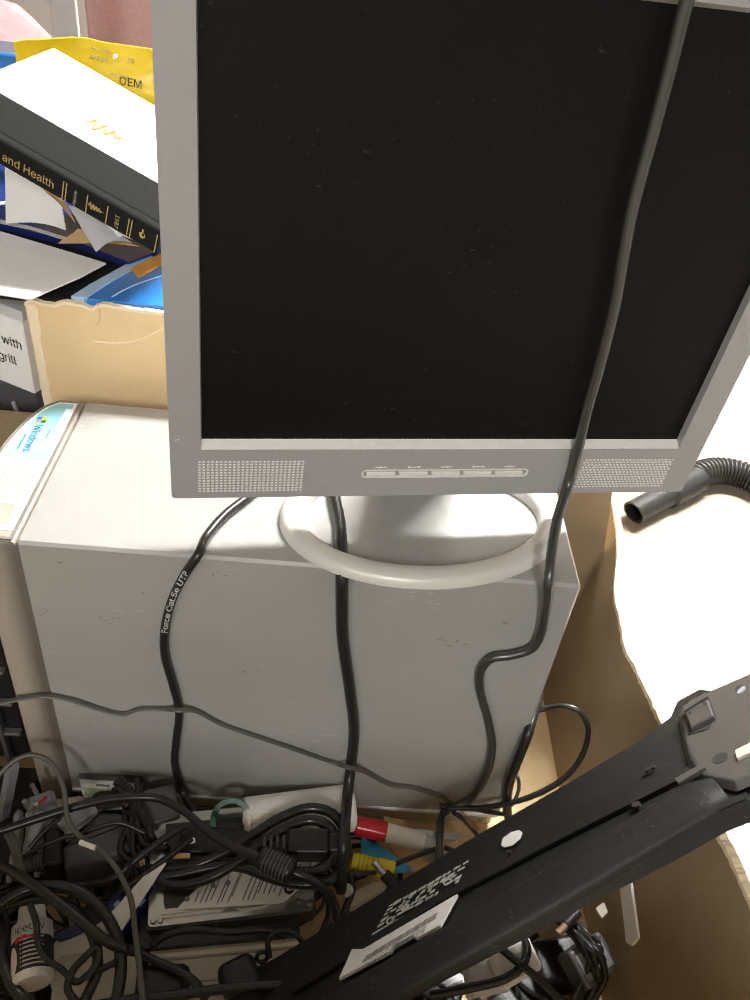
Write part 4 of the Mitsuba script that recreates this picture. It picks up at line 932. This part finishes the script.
# power adapter (big wall block) and its plug end
def adapter():
    k = 'power_adapter'
    q = np.array([(0.0173,-0.0725,0.062),(0.0241,-0.0877,0.062),(0.0384,-0.0868,0.062),(0.0639,-0.0775,0.062),(0.0797,-0.0704,0.062),(0.0787,-0.0543,0.062),(0.0691,-0.042,0.062),(0.0545,-0.0382,0.062),(0.0393,-0.0392,0.062),(0.0335,-0.0499,0.062),(0.031,-0.0592,0.062)])
    P = Polygon(q[:, :2]).buffer(0.0015); lay = []
    for dd, z in ((-0.004, 0.028), (0, 0.034), (0, 0.058), (-0.0025, 0.063), (-0.006, 0.065)):
        c = np.array(P.buffer(dd).exterior.coords); lay.append(np.c_[c, np.full(len(c), z)])
    add(k + '__housing', trimesh.convex.convex_hull(np.vstack(lay)), 'm_charcoal', 35)
    se = [(0.0202,-0.0725,0.0655),(0.0377,-0.0643,0.0655),(0.0561,-0.0541,0.0655),(0.074,-0.0437,0.0655)]
    add(k + '__seam', sweep(spline(se, 5), circle(0.0006, 6)), 'm_black')
    add(k + '__neck_block', xf(rbox((0.016, 0.034, 0.030), 0.004), on_xy(np.array((0.0091,-0.0728,0.05)), 0.25)), 'm_black', 40)
    ca, cb = np.array((0.0062,-0.08,0.055)), np.array((-0.0131,-0.0837,0.05))
    p = np.linspace(ca, cb, 40); add(k + '__strain_relief', sweep(p, circle(0.0095, 18), radii=[(1 - 0.5 * i / 39) * (1 if (i // 3) % 2 else 0.86) for i in range(40)]), 'm_charcoal', False)
    lab(k, 'charcoal wall power adapter block left of the black cable bundle', 'power adapter')
adapter()

def plug():
    k = 'mains_plug'
    c = np.array((-0.0173,-0.0502,0.06)); up = np.array([0.25, 0.45, 0.86]); up /= np.linalg.norm(up)
    for i, off in enumerate((-0.013, -0.003, 0.009)):
        o = np.array((-0.0178,-0.0511,0.055)) + np.array([off, 0.002 * i, 0.002 * i])
        t = np.linspace(-0.6, 1.6, 14)
        pts = np.stack([o[0] + 0.006 * np.cos(t), o[1] - 0.022 + 0.030 * np.sin(t) + 0.0, o[2] - 0.012 + 0.020 * np.sin(t * 0.9)], 1)
        add(k + '__grip_rib', sweep(pts, circle(0.0045, 12), radii=np.interp(np.linspace(0, 1, 14), [0, .15, .85, 1], [.6, 1, 1, .5])), 'm_slate', 50)
    a0 = np.array((-0.0093,-0.0394,0.068))
    add(k + '__head', xf(rbox((0.024, 0.018, 0.018), 0.005), on_xy(a0, 0.5, -0.3)), 'm_slate', 40)
    r0, r1 = np.array((-0.0098,-0.0438,0.0785)), np.array((-0.0052,-0.0369,0.0785))
    add(k + '__red_mark', cyl(r0, r1, 0.0011, k=8), 'm_red')
    for q0, q1 in (((-0.019,-0.0443,0.072), (-0.0202,-0.045,0.084)), ((-0.0142,-0.0327,0.072), (-0.0163,-0.0334,0.09)), ((-0.0113,-0.0475,0.072), (-0.0103,-0.0459,0.082))):
        q0, q1 = np.array(q0), np.array(q1); add(k + '__pin', cyl(q0, q1, 0.0020, k=12), 'm_steel')
    add(k + '__grey_tongue', xf(rbox((0.010, 0.036, 0.010), 0.004), on_xy(np.array((-0.0084,-0.0621,0.066)), -0.1, 0.35)), 'm_slate', 40)
    lab(k, 'grey mains plug with bright metal pins and a red mark', 'plug')
plug()

# black transformer block in the bundle behind
add('black_adapter', xf(rbox((0.046, 0.034, 0.036), 0.004), on_xy(np.array((0.0819,-0.0325,0.052)), 0.35, 0.1)), 'm_charcoal', 40)
lab('black_adapter', 'black square adapter wrapped in cables in front of the tower foot', 'power adapter')
add('black_adapter_001', xf(rbox((0.038, 0.024, 0.024), 0.008), on_xy(np.array((0.0453,-0.0239,0.048)), 0.15)), 'm_black', 40)
lab('black_adapter_001', 'black adapter in shadow below the small green-white card', 'power adapter')
add('flat_connector', xf(rbox((0.030, 0.020, 0.008), 0.003), on_xy(np.array((0.0248,-0.0506,0.072)), 0.9, -0.3)), 'm_slate', 40)
lab('flat_connector', 'flat dark grey connector above the charcoal adapter', 'connector')
bundle = []
r = np.random.default_rng(31)
for i in range(11):
    x0, y0 = np.array((0.0635,-0.0222,0.07))[:2]
    ph = r.uniform(0, 6); pts = []
    for j in range(7):
        t = j / 6
        pts.append((x0 + 0.012 * math.sin(ph + j) + 0.050 * t * (0.4 + 0.6 * r.random()) - 0.004, y0 - 0.072 * t + 0.010 * math.cos(ph + 1.7 * j), 0.078 - 0.030 * t + 0.014 * math.sin(t * PI) * r.random()))
    cable('bundled_cable' if i == 0 else 'bundled_cable_%03d' % i, pts, [0.0018, 0.0024, 0.0030][i % 3], 'm_cable', 6)
    lab('bundled_cable' if i == 0 else 'bundled_cable_%03d' % i, 'one of the black leads bundled between the charcoal adapter and the tower foot', 'cable', 'leads bundled at the tower foot')

# small printed carton with dark top edge at the tower foot
ga = [(0.0064,0.007,0.036),(0.0638,0.0048,0.036),(0.0652,-0.0013,0.036),(0.0108,-0.0091,0.036)]
add('printed_card__card', slab([(0.0095,-0.0008,0.052),(0.0656,-0.0019,0.052),(0.0684,-0.0108,0.052),(0.019,-0.0192,0.052)], 0.020), 'm_paper', False)
add('printed_card__green_print', slab([(0.0148,-0.0099,0.0526),(0.0345,-0.0106,0.0526),(0.0354,-0.0175,0.0526),(0.0186,-0.0176,0.0526)], 0.001), 'm_pale_green', False)
add('printed_card__dark_edge', cyl((0.0105,0.0008,0.056), (0.0673,-0.0002,0.056), 0.0045, k=4), 'm_dark_steel', False)
for q in ([(0.0262,-0.0061,0.0526),(0.0388,-0.0062,0.0526),(0.0393,-0.0082,0.0526),(0.0267,-0.0081,0.0526)], [(0.0441,-0.0059,0.0526),(0.0604,-0.0067,0.0526),(0.0606,-0.0077,0.0526),(0.0445,-0.0078,0.0526)]): add('printed_card__print', slab(q, 0.001), 'm_ink_grey', False)
lab('printed_card', 'small white card box with green print at the foot of the tower', 'card')
add('metal_plate', slab([(-0.0102,-0.0194,0.044),(0.0131,-0.0138,0.044),(0.0246,-0.017,0.044),(0.0276,-0.0286,0.044),(0.0001,-0.0304,0.044)], 0.01), 'm_beige', False)
lab('metal_plate', 'dull beige plate piece below the printed card', 'plate')
flat('cream_wedge', [(0.1204,-0.022,0.045),(0.134,-0.0289,0.045),(0.1383,-0.0334,0.045),(0.1207,-0.0346,0.045),(0.1124,-0.0274,0.045)], 0.012, 'm_cream', 'cream coloured wedge left of the dark green ring', 'wedge')

# dark green ring, white tub, white case
gc = np.array((0.1536,-0.0406,0.056)); t = np.linspace(0, 2 * PI, 40)
pts = np.stack([gc[0] + 0.0155 * np.cos(t), gc[1] + 0.0115 * np.sin(t), gc[2] + 0.012 + 0.0105 * np.sin(t)], 1)
add('green_ring', sweep(pts, np.array([(-.0022, -.005), (.0022, -.005), (.0022, .005), (-.0022, .005)]), cap=False), 'm_green', 30)
lab('green_ring', 'dark green plastic ring standing at the end of the white tub', 'ring')
def tub():
    k = 'white_tub'
    a, b = np.array((0.1628,-0.0373,0.058)), np.array((0.2596,-0.0163,0.058)); d = (b - a); L = np.linalg.norm(d); d /= L
    x = np.cross(d, [0, 0, 1.0]); x /= np.linalg.norm(x); m = np.eye(4); m[:3, 2] = d; m[:3, 0] = x; m[:3, 1] = np.cross(d, x); m[:3, 3] = a
    R = 0.0205
    add(k + '__body', lathe([(0, 0), (R - .003, 0), (R, .003), (R, L - .002), (R - .002, L), (R - .004, L), (R - .005, L - .002), (0, L - .002)], m, 40), 'm_white', 40)
    c = EYE - a; c = c - d * (c @ d); ca = math.atan2(c @ m[:3, 1], c @ m[:3, 0])
    def wrap(me):
        v = np.array(me.vertices); an = ca + v[:, 1] / R + 0.55; r = R + .0002 + v[:, 2]
        return xf(trimesh.Trimesh(np.stack([r * np.cos(an), r * np.sin(an), v[:, 0]], 1), me.faces, process=False), m)
    def panel(x0, x1, y0, y1, z): return cat([prism([(x0, yy), (x1, yy), (x1, yy + (y1 - y0) / 6), (x0, yy + (y1 - y0) / 6)], 0.0002, z) for yy in np.linspace(y0, y1, 7)[:-1]])
    add(k + '__label', wrap(panel(0.004, 0.062, -0.016, 0.016, 0.0)), 'm_cream', False)
    add(k + '__label__print', wrap(cat([panel(0.006 + 0.009 * i, 0.0072 + 0.009 * i, -0.014, 0.014, 0.0002) for i in range(6)] + [panel(0.008 + 0.009 * i, 0.0135 + 0.009 * i, y, y + .0008, 0.0002) for i in range(6) for y in np.arange(-.012, .012, .003)])), 'm_grey_paper', False)
    add(k + '__blue_stripe', wrap(panel(0.035, 0.062, 0.016, 0.0185, 0.0001)), 'm_blue', False)
    lab(k, 'white tub with a printed label lying on its side against the tower foot', 'tub')
tub()
add('white_case', xf(rbox((0.070, 0.026, 0.012), 0.005), on_xy(np.array((0.1596,-0.0462,0.05)), 0.05, 0.2)), 'm_white', 40)
lab('white_case', 'smooth white plastic case in front of the dark green ring', 'case')
add('white_case_001', xf(rbox((0.052, 0.030, 0.016), 0.007), on_xy(np.array((0.1871,-0.0424,0.058)), 0.25, 0.2)), 'm_white', 40)
lab('white_case_001', 'rounded white plastic piece between the white case and the coiled power lead', 'case')

# red capped marker, cyan card, yellow highlighter
a, b, c, d_ = (np.array(q) for q in [(0.2642,-0.03,0.05),(0.2908,-0.033,0.048),(0.3254,-0.0393,0.046),(0.3363,-0.0418,0.045)])
add('marker_pen__cap', cat(cyl(a, b, 0.0088), cyl(a - (b - a) * 0.05, a, 0.007, 0.0088)), 'm_red', 40)
lab('marker_pen__cap', 'translucent red cap')
add('marker_pen__barrel', cyl(b, c, 0.0082), 'm_white', 40)
add('marker_pen__collar', cyl(b - (b - a) * .02, b + (c - b) * 0.10, 0.0086), 'm_cream', 40)
add('marker_pen__tail', cyl(c, d_, 0.0072, 0.0066), 'm_grey_paper', 40)
lab('marker_pen', 'white marker pen with a red cap lying behind the cyan card', 'pen')
flat('cyan_card', [(0.27,-0.0296,0.036),(0.2793,-0.0348,0.036),(0.3153,-0.0589,0.036),(0.308,-0.063,0.036),(0.2796,-0.0646,0.036),(0.2689,-0.0598,0.036)], 0.002, 'm_cyan_card', 'bright cyan card corner between the red marker and the yellow highlighter', 'card')
a, b = np.array((0.261,-0.0618,0.046)), np.array((0.2979,-0.0686,0.046)); d = b - a
add('highlighter__barrel', cyl(a, a + d * 0.6, 0.0082), 'm_highlighter', 40)
add('highlighter__cap', cyl(a + d * 0.6, b, 0.0088), 'm_yellow', 40)
for i in range(4): add('highlighter__ring', cyl(a + d * (0.10 + 0.1 * i), a + d * (0.13 + 0.1 * i), 0.0086), 'm_yellow', 40)
lab('highlighter', 'short yellow highlighter in front of the cyan card', 'highlighter')
a, b, c = (np.array(q) for q in [(0.2778,-0.0742,0.072),(0.2868,-0.0821,0.068),(0.2976,-0.0888,0.062)])
add('barrel_plug__tip', cyl(a, b, 0.0030, k=16), 'm_steel')
add('barrel_plug__tip__bore', cyl(a - (b - a) * .01, a + (b - a) * .02, 0.0017, k=12), 'm_ink')
add('barrel_plug__grip', cyl(b, c, 0.0050, 0.0056, k=16), 'm_black')
lab('barrel_plug', 'black barrel plug with a silver tip resting on the yellow highlighter', 'plug')
flat('tan_card', [(0.2946,-0.0364,0.03),(0.3386,-0.0394,0.03),(0.3269,-0.0588,0.03),(0.3125,-0.056,0.03)], 0.003, 'm_tan', 'tan cardboard scrap in front of the silver bracket', 'cardboard')
flat('tan_card_001', [(0.2902,-0.0104,0.036),(0.309,-0.0132,0.036),(0.3088,-0.0212,0.036),(0.2902,-0.0204,0.036)], 0.003, 'm_tan', 'small tan cardboard scrap behind the white marker barrel', 'cardboard')
add('silver_bracket__plate', slab([(0.3075,-0.0269,0.046),(0.3608,-0.0284,0.046),(0.3547,-0.0355,0.046),(0.3037,-0.033,0.046)], 0.003), 'm_steel', False)
add('silver_bracket__leg', slab([(0.3304,-0.0327,0.038),(0.347,-0.0326,0.038),(0.3442,-0.0489,0.038),(0.3279,-0.0499,0.038)], 0.016), 'm_steel', False)
lab('silver_bracket', 'bent silver metal bracket at the right foot of the tower', 'bracket')
add('grey_card', slab([(0.2574,-0.0967,0.04),(0.2622,-0.0862,0.04),(0.2863,-0.0716,0.04),(0.2995,-0.0673,0.04),(0.2907,-0.0784,0.04),(0.265,-0.0971,0.04)], 0.01), 'm_beige', False)
lab('grey_card', 'grey-beige plastic sliver between the barrel plug and the keyboard', 'plastic piece')
add('round_knob', move(lathe([(0, 0.008), (.004, .008), (.006, .005), (.006, 0), (0, 0)]), (0.2575,-0.0893,0.046)), 'm_grey_paper')
lab('round_knob', 'small round grey knob below the coiled power lead', 'knob')

# coiled power lead with its connector
ctr = np.array((0.2146,-0.07,0.08))
loops = [(0.1014,-0.0889,0.07),(0.1221,-0.0897,0.074),(0.1454,-0.0815,0.079),(0.1706,-0.066,0.084),(0.1956,-0.0486,0.088),(0.2204,-0.0388,0.09),(0.2413,-0.044,0.09),(0.2524,-0.0631,0.088),(0.2516,-0.083,0.086),(0.2409,-0.0978,0.084),(0.2169,-0.1015,0.082),(0.1939,-0.0974,0.081),(0.1711,-0.0898,0.08),(0.1505,-0.0884,0.078),(0.119,-0.0949,0.074),(0.1034,-0.0981,0.072),(0.1108,-0.1027,0.072),(0.1285,-0.1026,0.074),(0.1516,-0.0952,0.08),(0.1769,-0.0778,0.087),(0.1999,-0.0606,0.092),(0.2211,-0.0522,0.094),(0.2383,-0.0583,0.094),(0.2441,-0.0734,0.093),(0.2399,-0.0863,0.091),(0.2258,-0.0945,0.089),(0.2039,-0.0936,0.088),(0.1811,-0.0856,0.086)]
cable('coiled_power_lead__lead', loops, 0.0043, 'm_cable_gloss', 7)
cb = np.array((0.2209,-0.0734,0.092)); cm = on_xy(cb, 0.06)
add('coiled_power_lead__connector', cat(xf(rbox((0.034, 0.022, 0.018), 0.003), cm), xf(rbox((0.016, 0.017, 0.014), 0.003), cm @ trimesh.transformations.translation_matrix((0.024, 0, 0)))), 'm_black', 40)
for i in range(4): add('coiled_power_lead__strain_ring', xf(cham((0.003, 0.013 - 0.001 * i, 0.011), 0.001), cm @ trimesh.transformations.translation_matrix((-0.020 - 0.0052 * i, 0, 0))), 'm_charcoal', False)
lab('coiled_power_lead', 'thick glossy black power lead coiled in flat loops behind the hard drive', 'cable')

# long lead with a ferrite bead
LL = [(-0.0442,-0.0839,0.095),(-0.0265,-0.0785,0.095),(0.002,-0.0671,0.098),(0.0274,-0.0568,0.1),(0.0495,-0.0483,0.099),(0.0726,-0.0422,0.096),(0.0932,-0.0414,0.094),(0.1163,-0.0524,0.095),(0.1403,-0.0724,0.1),(0.1627,-0.0871,0.106),(0.182,-0.0955,0.11),(0.2105,-0.106,0.11),(0.2259,-0.109,0.105),(0.2394,-0.1138,0.095),(0.2467,-0.1205,0.085),(0.2497,-0.1269,0.07)]
cable('ferrite_lead__lead', LL, 0.0034)
fa, fb_ = np.array((0.1828,-0.0955,0.11)), np.array((0.2114,-0.1068,0.11))
p = np.linspace(fa, fb_, 30); add('ferrite_lead__ferrite_bead', sweep(p, circle(0.0098, 20), radii=np.interp(np.linspace(0, 1, 30), [0, .04, .12, .88, .96, 1], [.6, .86, 1, 1, .86, .6])), 'm_black', 40)
for i in range(7): q = fa + (fb_ - fa) * (0.2 + 0.1 * i); add('ferrite_lead__bead_ridge', cyl(q, q + (fb_ - fa) * 0.025, 0.0102, k=20), 'm_charcoal', 40)
lab('ferrite_lead', 'black lead crossing the whole pile from the left edge to a ferrite bead', 'cable')

# big thick loops at the bottom left

L1 = [(-0.0153,-0.1582,0.085),(-0.0114,-0.1421,0.09),(0.0022,-0.1291,0.096),(0.0227,-0.122,0.098),(0.0458,-0.1238,0.098),(0.0674,-0.1353,0.096),(0.0836,-0.1535,0.094),(0.0914,-0.1725,0.09),(0.0928,-0.1944,0.086),(0.0861,-0.2149,0.08)]
cable('thick_loop', L1, 0.0045, 'm_cable_gloss'); lab('thick_loop', 'outer thick black cable loop arching around the small bottle', 'cable', )
L2 = [(-0.0226,-0.1434,0.075),(-0.01,-0.1331,0.082),(0.0063,-0.1297,0.088),(0.0271,-0.1279,0.09),(0.047,-0.1344,0.09),(0.0649,-0.1518,0.088),(0.0739,-0.171,0.084),(0.0723,-0.1832,0.08),(0.0674,-0.1985,0.076)]
cable('thick_loop_001', L2, 0.0039, 'm_cable_gloss'); lab('thick_loop_001', 'inner thick black cable loop just above the bottle cap', 'cable')
L3 = [(-0.0367,-0.0967,0.09),(-0.0173,-0.1057,0.094),(0.0021,-0.1159,0.099),(0.0257,-0.1296,0.103),(0.048,-0.1426,0.103),(0.0671,-0.1542,0.102),(0.08,-0.1608,0.099),(0.0903,-0.1628,0.095),(0.1022,-0.1609,0.085)]
cable('thick_lead', L3, 0.0040, 'm_cable_gloss'); lab('thick_lead', 'thick black lead running from the left edge down over the thick loops', 'cable')
L4 = [(0.0165,-0.137,0.1),(0.0243,-0.1489,0.098),(0.0285,-0.1604,0.092),(0.0361,-0.1697,0.09),(0.0502,-0.1771,0.088),(0.0618,-0.1839,0.086),(0.0694,-0.1796,0.088),(0.0803,-0.1759,0.092),(0.0885,-0.173,0.096)]
cable('bottle_lead', L4, 0.0024); lab('bottle_lead', 'thin black lead crossing in front of the small bottle', 'cable')
L5 = [(-0.0148,-0.1255,0.07),(-0.0054,-0.144,0.07),(-0.0008,-0.1619,0.07),(0.0127,-0.1814,0.068),(0.0292,-0.1933,0.066),(0.0526,-0.2033,0.06)]
cable('edge_lead', L5, 0.0045); lab('edge_lead', 'black lead curving down the left edge beside the small bottle', 'cable')
L6 = [(0.0676,-0.1973,0.08),(0.0574,-0.1891,0.085),(0.058,-0.1789,0.09),(0.0648,-0.1706,0.094),(0.0724,-0.1634,0.096),(0.075,-0.1715,0.094),(0.0693,-0.1838,0.09)]
cable('looped_lead', L6, 0.0028); lab('looped_lead', 'small black lead looped within the thick loops right of the bottle', 'cable')

# thin wires
W1 = [(-0.0472,-0.0571,0.11),(-0.0343,-0.0433,0.12),(-0.025,-0.0344,0.126),(-0.0135,-0.0292,0.128),(-0.0003,-0.0306,0.126),(0.0104,-0.0385,0.122),(0.0191,-0.0516,0.116),(0.0234,-0.0638,0.11),(0.0277,-0.0729,0.105),(0.0387,-0.0825,0.102),(0.0525,-0.0901,0.102),(0.0674,-0.1018,0.104),(0.0799,-0.1154,0.104),(0.0901,-0.1309,0.102),(0.0976,-0.1517,0.1),(0.1056,-0.1751,0.098),(0.1111,-0.1917,0.095),(0.117,-0.2076,0.09)]
cable('arched_wire', W1, 0.0022, 'm_cable_grey'); lab('arched_wire', 'grey wire arching above the mains plug and running down through the pile', 'wire')
W2 = [(-0.0108,-0.0931,0.075),(-0.0017,-0.0886,0.082),(0.0098,-0.0844,0.088),(0.0225,-0.0798,0.092),(0.0362,-0.0766,0.094),(0.0477,-0.0712,0.095),(0.0654,-0.0651,0.094),(0.0863,-0.0692,0.088)]
cable('adapter_wire', W2, 0.0019); lab('adapter_wire', 'thin black wire curving over the charcoal adapter', 'wire')
W3 = [(-0.0236,-0.0737,0.085),(-0.0163,-0.0828,0.082),(-0.0097,-0.0939,0.08),(-0.0036,-0.1089,0.078)]
cable('grey_wire', W3, 0.0022, 'm_cable_grey', two=True); lab('grey_wire', 'pale grey two-core wire below the mains plug at the left', 'wire')
W4 = [(0.034,-0.1077,0.07),(0.0511,-0.1061,0.072),(0.0666,-0.1031,0.076),(0.0848,-0.0892,0.085),(0.1036,-0.0736,0.09),(0.1186,-0.062,0.09)]
cable('slanting_wire', W4, 0.0030); lab('slanting_wire', 'black wire slanting up from the thick loops to the bundle at the tower foot', 'wire')
W5 = [(0.0737,-0.1093,0.068),(0.0948,-0.094,0.076),(0.1124,-0.0797,0.08),(0.1243,-0.0679,0.082)]
cable('slanting_wire_001', W5, 0.0026); lab('slanting_wire_001', 'black wire beside the tip of the white tapered strip', 'wire')
W6 = [(-0.0036,-0.0835,0.08),(0.0013,-0.0767,0.084),(0.0088,-0.068,0.088),(0.0153,-0.0616,0.09)]
cable('plug_wire', W6, 0.0018); lab('plug_wire', 'thin black wire across the grey mains plug', 'wire')
W7 = [(0.1025,-0.1589,0.075),(0.1171,-0.1643,0.076),(0.1348,-0.1713,0.078),(0.1463,-0.1783,0.078),(0.1552,-0.188,0.076)]
cable('drive_lead', W7, 0.0034); lab('drive_lead', 'black lead lying across the pale drive case', 'cable')
W8 = [(0.0823,-0.1978,0.085),(0.1027,-0.1943,0.087),(0.1303,-0.1909,0.088),(0.1617,-0.1862,0.09),(0.1937,-0.1828,0.092),(0.2226,-0.1801,0.09)]
cable('bottom_lead', W8, 0.0037); lab('bottom_lead', 'thick black lead along the bottom edge below the pale drive case', 'cable')
W9 = [(0.1982,-0.1503,0.06),(0.1956,-0.141,0.066),(0.2011,-0.1348,0.07),(0.2136,-0.1342,0.07),(0.2221,-0.1396,0.066),(0.2277,-0.1474,0.06)]
cable('arched_lead', W9, 0.0022); lab('arched_lead', 'small black lead arched over the right end of the pale drive case', 'cable')
W10 = [(0.1057,-0.1491,0.064),(0.1158,-0.1414,0.068),(0.1343,-0.1367,0.07),(0.1654,-0.1367,0.07),(0.19,-0.133,0.068),(0.2084,-0.1349,0.064)]
cable('bracket_lead', W10, 0.0030); lab('bracket_lead', 'black lead lying along the black bar with two screws', 'cable')
add('toroid_ring', xf(trimesh.creation.torus(0.0042, 0.0016, major_sections=24, minor_sections=10), on_xy(np.array((0.192,-0.1507,0.062)), 0.3, 1.0)), 'm_black')
lab('toroid_ring', 'tiny black ring on the right end of the pale drive case', 'ring')
add('black_plug', xf(rbox((0.040, 0.030, 0.022), 0.008), on_xy(np.array((0.1209,-0.1762,0.062)), 0.1)), 'm_black', 40)
lab('black_plug', 'rounded black plug on the lower left of the pale drive case', 'plug')
add('black_plug_001', xf(rbox((0.030, 0.030, 0.022), 0.008), on_xy(np.array((0.1773,-0.168,0.062)), 0.5)), 'm_black', 40)
lab('black_plug_001', 'rounded black plug on the pale drive case beside the keyboard end', 'plug')
add('tan_chip', slab([(0.1102,-0.0781,0.075),(0.1241,-0.0772,0.075),(0.1247,-0.0807,0.075),(0.1109,-0.0815,0.075)], 0.003), 'm_tan', False)
lab('tan_chip', 'tiny tan strip above the end of the coiled power lead', 'chip')
add('metal_clip', cat(cyl((0.0846,-0.0866,0.08), (0.0873,-0.0921,0.078), 0.0010, k=8), cyl((0.0876,-0.0855,0.08), (0.0895,-0.0911,0.078), 0.0010, k=8), cyl((0.0852,-0.0894,0.079), (0.089,-0.0883,0.079), 0.0010, k=8)), 'm_copper')
lab('metal_clip', 'tiny brassy metal clip above the white tapered strip', 'clip')
add('wire_tag', cyl((0.0414,-0.0902,0.107), (0.0542,-0.0943,0.107), 0.0022, k=8), 'm_cream')
lab('wire_tag', 'short cream tag on the grey wire over the charcoal adapter', 'tag')
add('black_block', xf(rbox((0.060, 0.024, 0.020), 0.003), on_xy(np.array((0.1429,-0.0619,0.06)), 0.0)), 'm_black', 40)
lab('black_block', 'black block between the white case and the loops of the power lead', 'block')
add('white_connector', xf(rbox((0.007, 0.004, 0.004), 0.001), on_xy(np.array((0.123,-0.0668,0.075)), 0.3)), 'm_white', 40)
lab('white_connector', 'tiny white connector left of the white case', 'connector')
W11 = [(0.2423,-0.1074,0.07),(0.2433,-0.1148,0.06),(0.2381,-0.1266,0.05),(0.2357,-0.1363,0.045)]
cable('side_lead', W11, 0.0036); lab('side_lead', 'black lead dropping beside the right end of the hard drive', 'cable')
W12 = [(0.2593,-0.0755,0.05),(0.2614,-0.0884,0.05),(0.2563,-0.1037,0.046),(0.2515,-0.1176,0.04)]
cable('side_lead_001', W12, 0.0030); lab('side_lead_001', 'black lead dropping beside the small grey knob', 'cable')

# lower right corner of the box, below the keyboard
add('grey_adapter', xf(rbox((0.036, 0.030, 0.024), 0.003), on_xy(np.array((0.4542,-0.1393,0.056)), 0.55, 0.3)), 'm_charcoal', 40)
add('grey_adapter__label_face', xf(cham((0.028, 0.020, 0.001), 0.0003, (0, 0, 0.0122)), on_xy(np.array((0.4542,-0.1393,0.056)), 0.55, 0.3)), 'm_slate', False)
lab('grey_adapter', 'dark grey adapter block in the corner of the box below the keyboard', 'power adapter')
r = np.random.default_rng(44)
for i in range(12):
    o = np.array((0.4335,-0.1288,0.06)); pts = []
    ph = r.uniform(-0.5, 0.5); a_ = 0.030 + 0.014 * r.random()
    for j in range(8):
        t = j / 7 * 2.9 - 0.4 + ph
        pts.append((min(0.470, o[0] - 0.008 + a_ * math.sin(t) * 0.9), o[1] + 0.034 - 0.075 * j / 7 + 0.006 * math.cos(3 * t), 0.040 + 0.032 * math.sin(j / 7 * PI) + 0.010 * r.random()))
    kk = 'corner_lead' if i == 0 else 'corner_lead_%03d' % i
    cable(kk, pts, [0.0017, 0.0023, 0.0028][i % 3], 'm_cable_gloss', 6)
    lab(kk, 'one of the black leads bundled in the box corner below the keyboard', 'cable', 'leads bundled in the box corner')
a, b, c = (np.array(q) for q in [(0.4247,-0.13,0.082),(0.4318,-0.1235,0.084),(0.4429,-0.1135,0.086)])
add('jack_plug__sleeve', cyl(a, b, 0.0030, k=14), 'm_copper'); add('jack_plug__grip', cyl(b, c, 0.0040, k=14), 'm_black')
lab('jack_plug', 'copper tipped jack plug among the leads in the box corner', 'plug')
add('white_piece', xf(cham((0.036, 0.026, 0.012), 0.003), on_xy(np.array((0.3871,-0.153,0.082)), 0.5, 0.3)), 'm_white', False)
lab('white_piece', 'white plastic piece with a curved white cord under the lower edge of the keyboard', 'plastic piece')
add('white_piece_001', xf(cham((0.034, 0.026, 0.012), 0.003), on_xy(np.array((0.3656,-0.1602,0.072)), 0.2, 0.2)), 'm_grey_paper', False)
lab('white_piece_001', 'grey-white plastic piece left of the white one under the keyboard', 'plastic piece')
W13 = [(0.395,-0.1372,0.088),(0.3949,-0.1493,0.092),(0.3873,-0.1621,0.094),(0.373,-0.1704,0.092),(0.3491,-0.1756,0.088),(0.3193,-0.1809,0.084)]
cable('curved_lead', W13, 0.0034); lab('curved_lead', 'black lead curving round the white plastic piece under the keyboard', 'cable')
W14 = [(0.3735,-0.1483,0.094),(0.3864,-0.1613,0.099),(0.4007,-0.1711,0.097),(0.4118,-0.1808,0.095),(0.4249,-0.1919,0.092)]
cable('glossy_lead', W14, 0.0019, 'm_cable_gloss', two=True); lab('glossy_lead', 'glossy black lead slanting to the bottom edge below the white plastic piece', 'cable')
a, b = np.array((0.3497,-0.1674,0.07)), np.array((0.3529,-0.1756,0.066))
add('silver_pin', cyl(a, b, 0.0018, k=10), 'm_steel'); lab('silver_pin', 'small silver pin at the bottom edge under the keyboard', 'pin')
add('small_card_tab', slab([(0.4608,-0.1066,0.08),(0.4686,-0.1012,0.08),(0.4703,-0.1093,0.08),(0.4642,-0.1145,0.08)], 0.003), 'm_beige', False)
lab('small_card_tab', 'small beige tab above the leads in the box corner', 'tab')
for i, (x, y, r_) in enumerate(((0.44, -0.13, 0.2), (0.43, -0.20, 1.0), (0.38, -0.18, 0.6))):
    kk = 'dark_adapter' + ('' if i == 0 else '_%03d' % i)
    add(kk, xf(rbox((0.05, 0.036, 0.034), 0.005), on_xy(np.array([x, y, 0.024]), r_)), 'm_black', 40)
    lab(kk, 'black adapter in the shadow at the bottom of the box corner', 'power adapter', 'adapters at the bottom of the box corner')
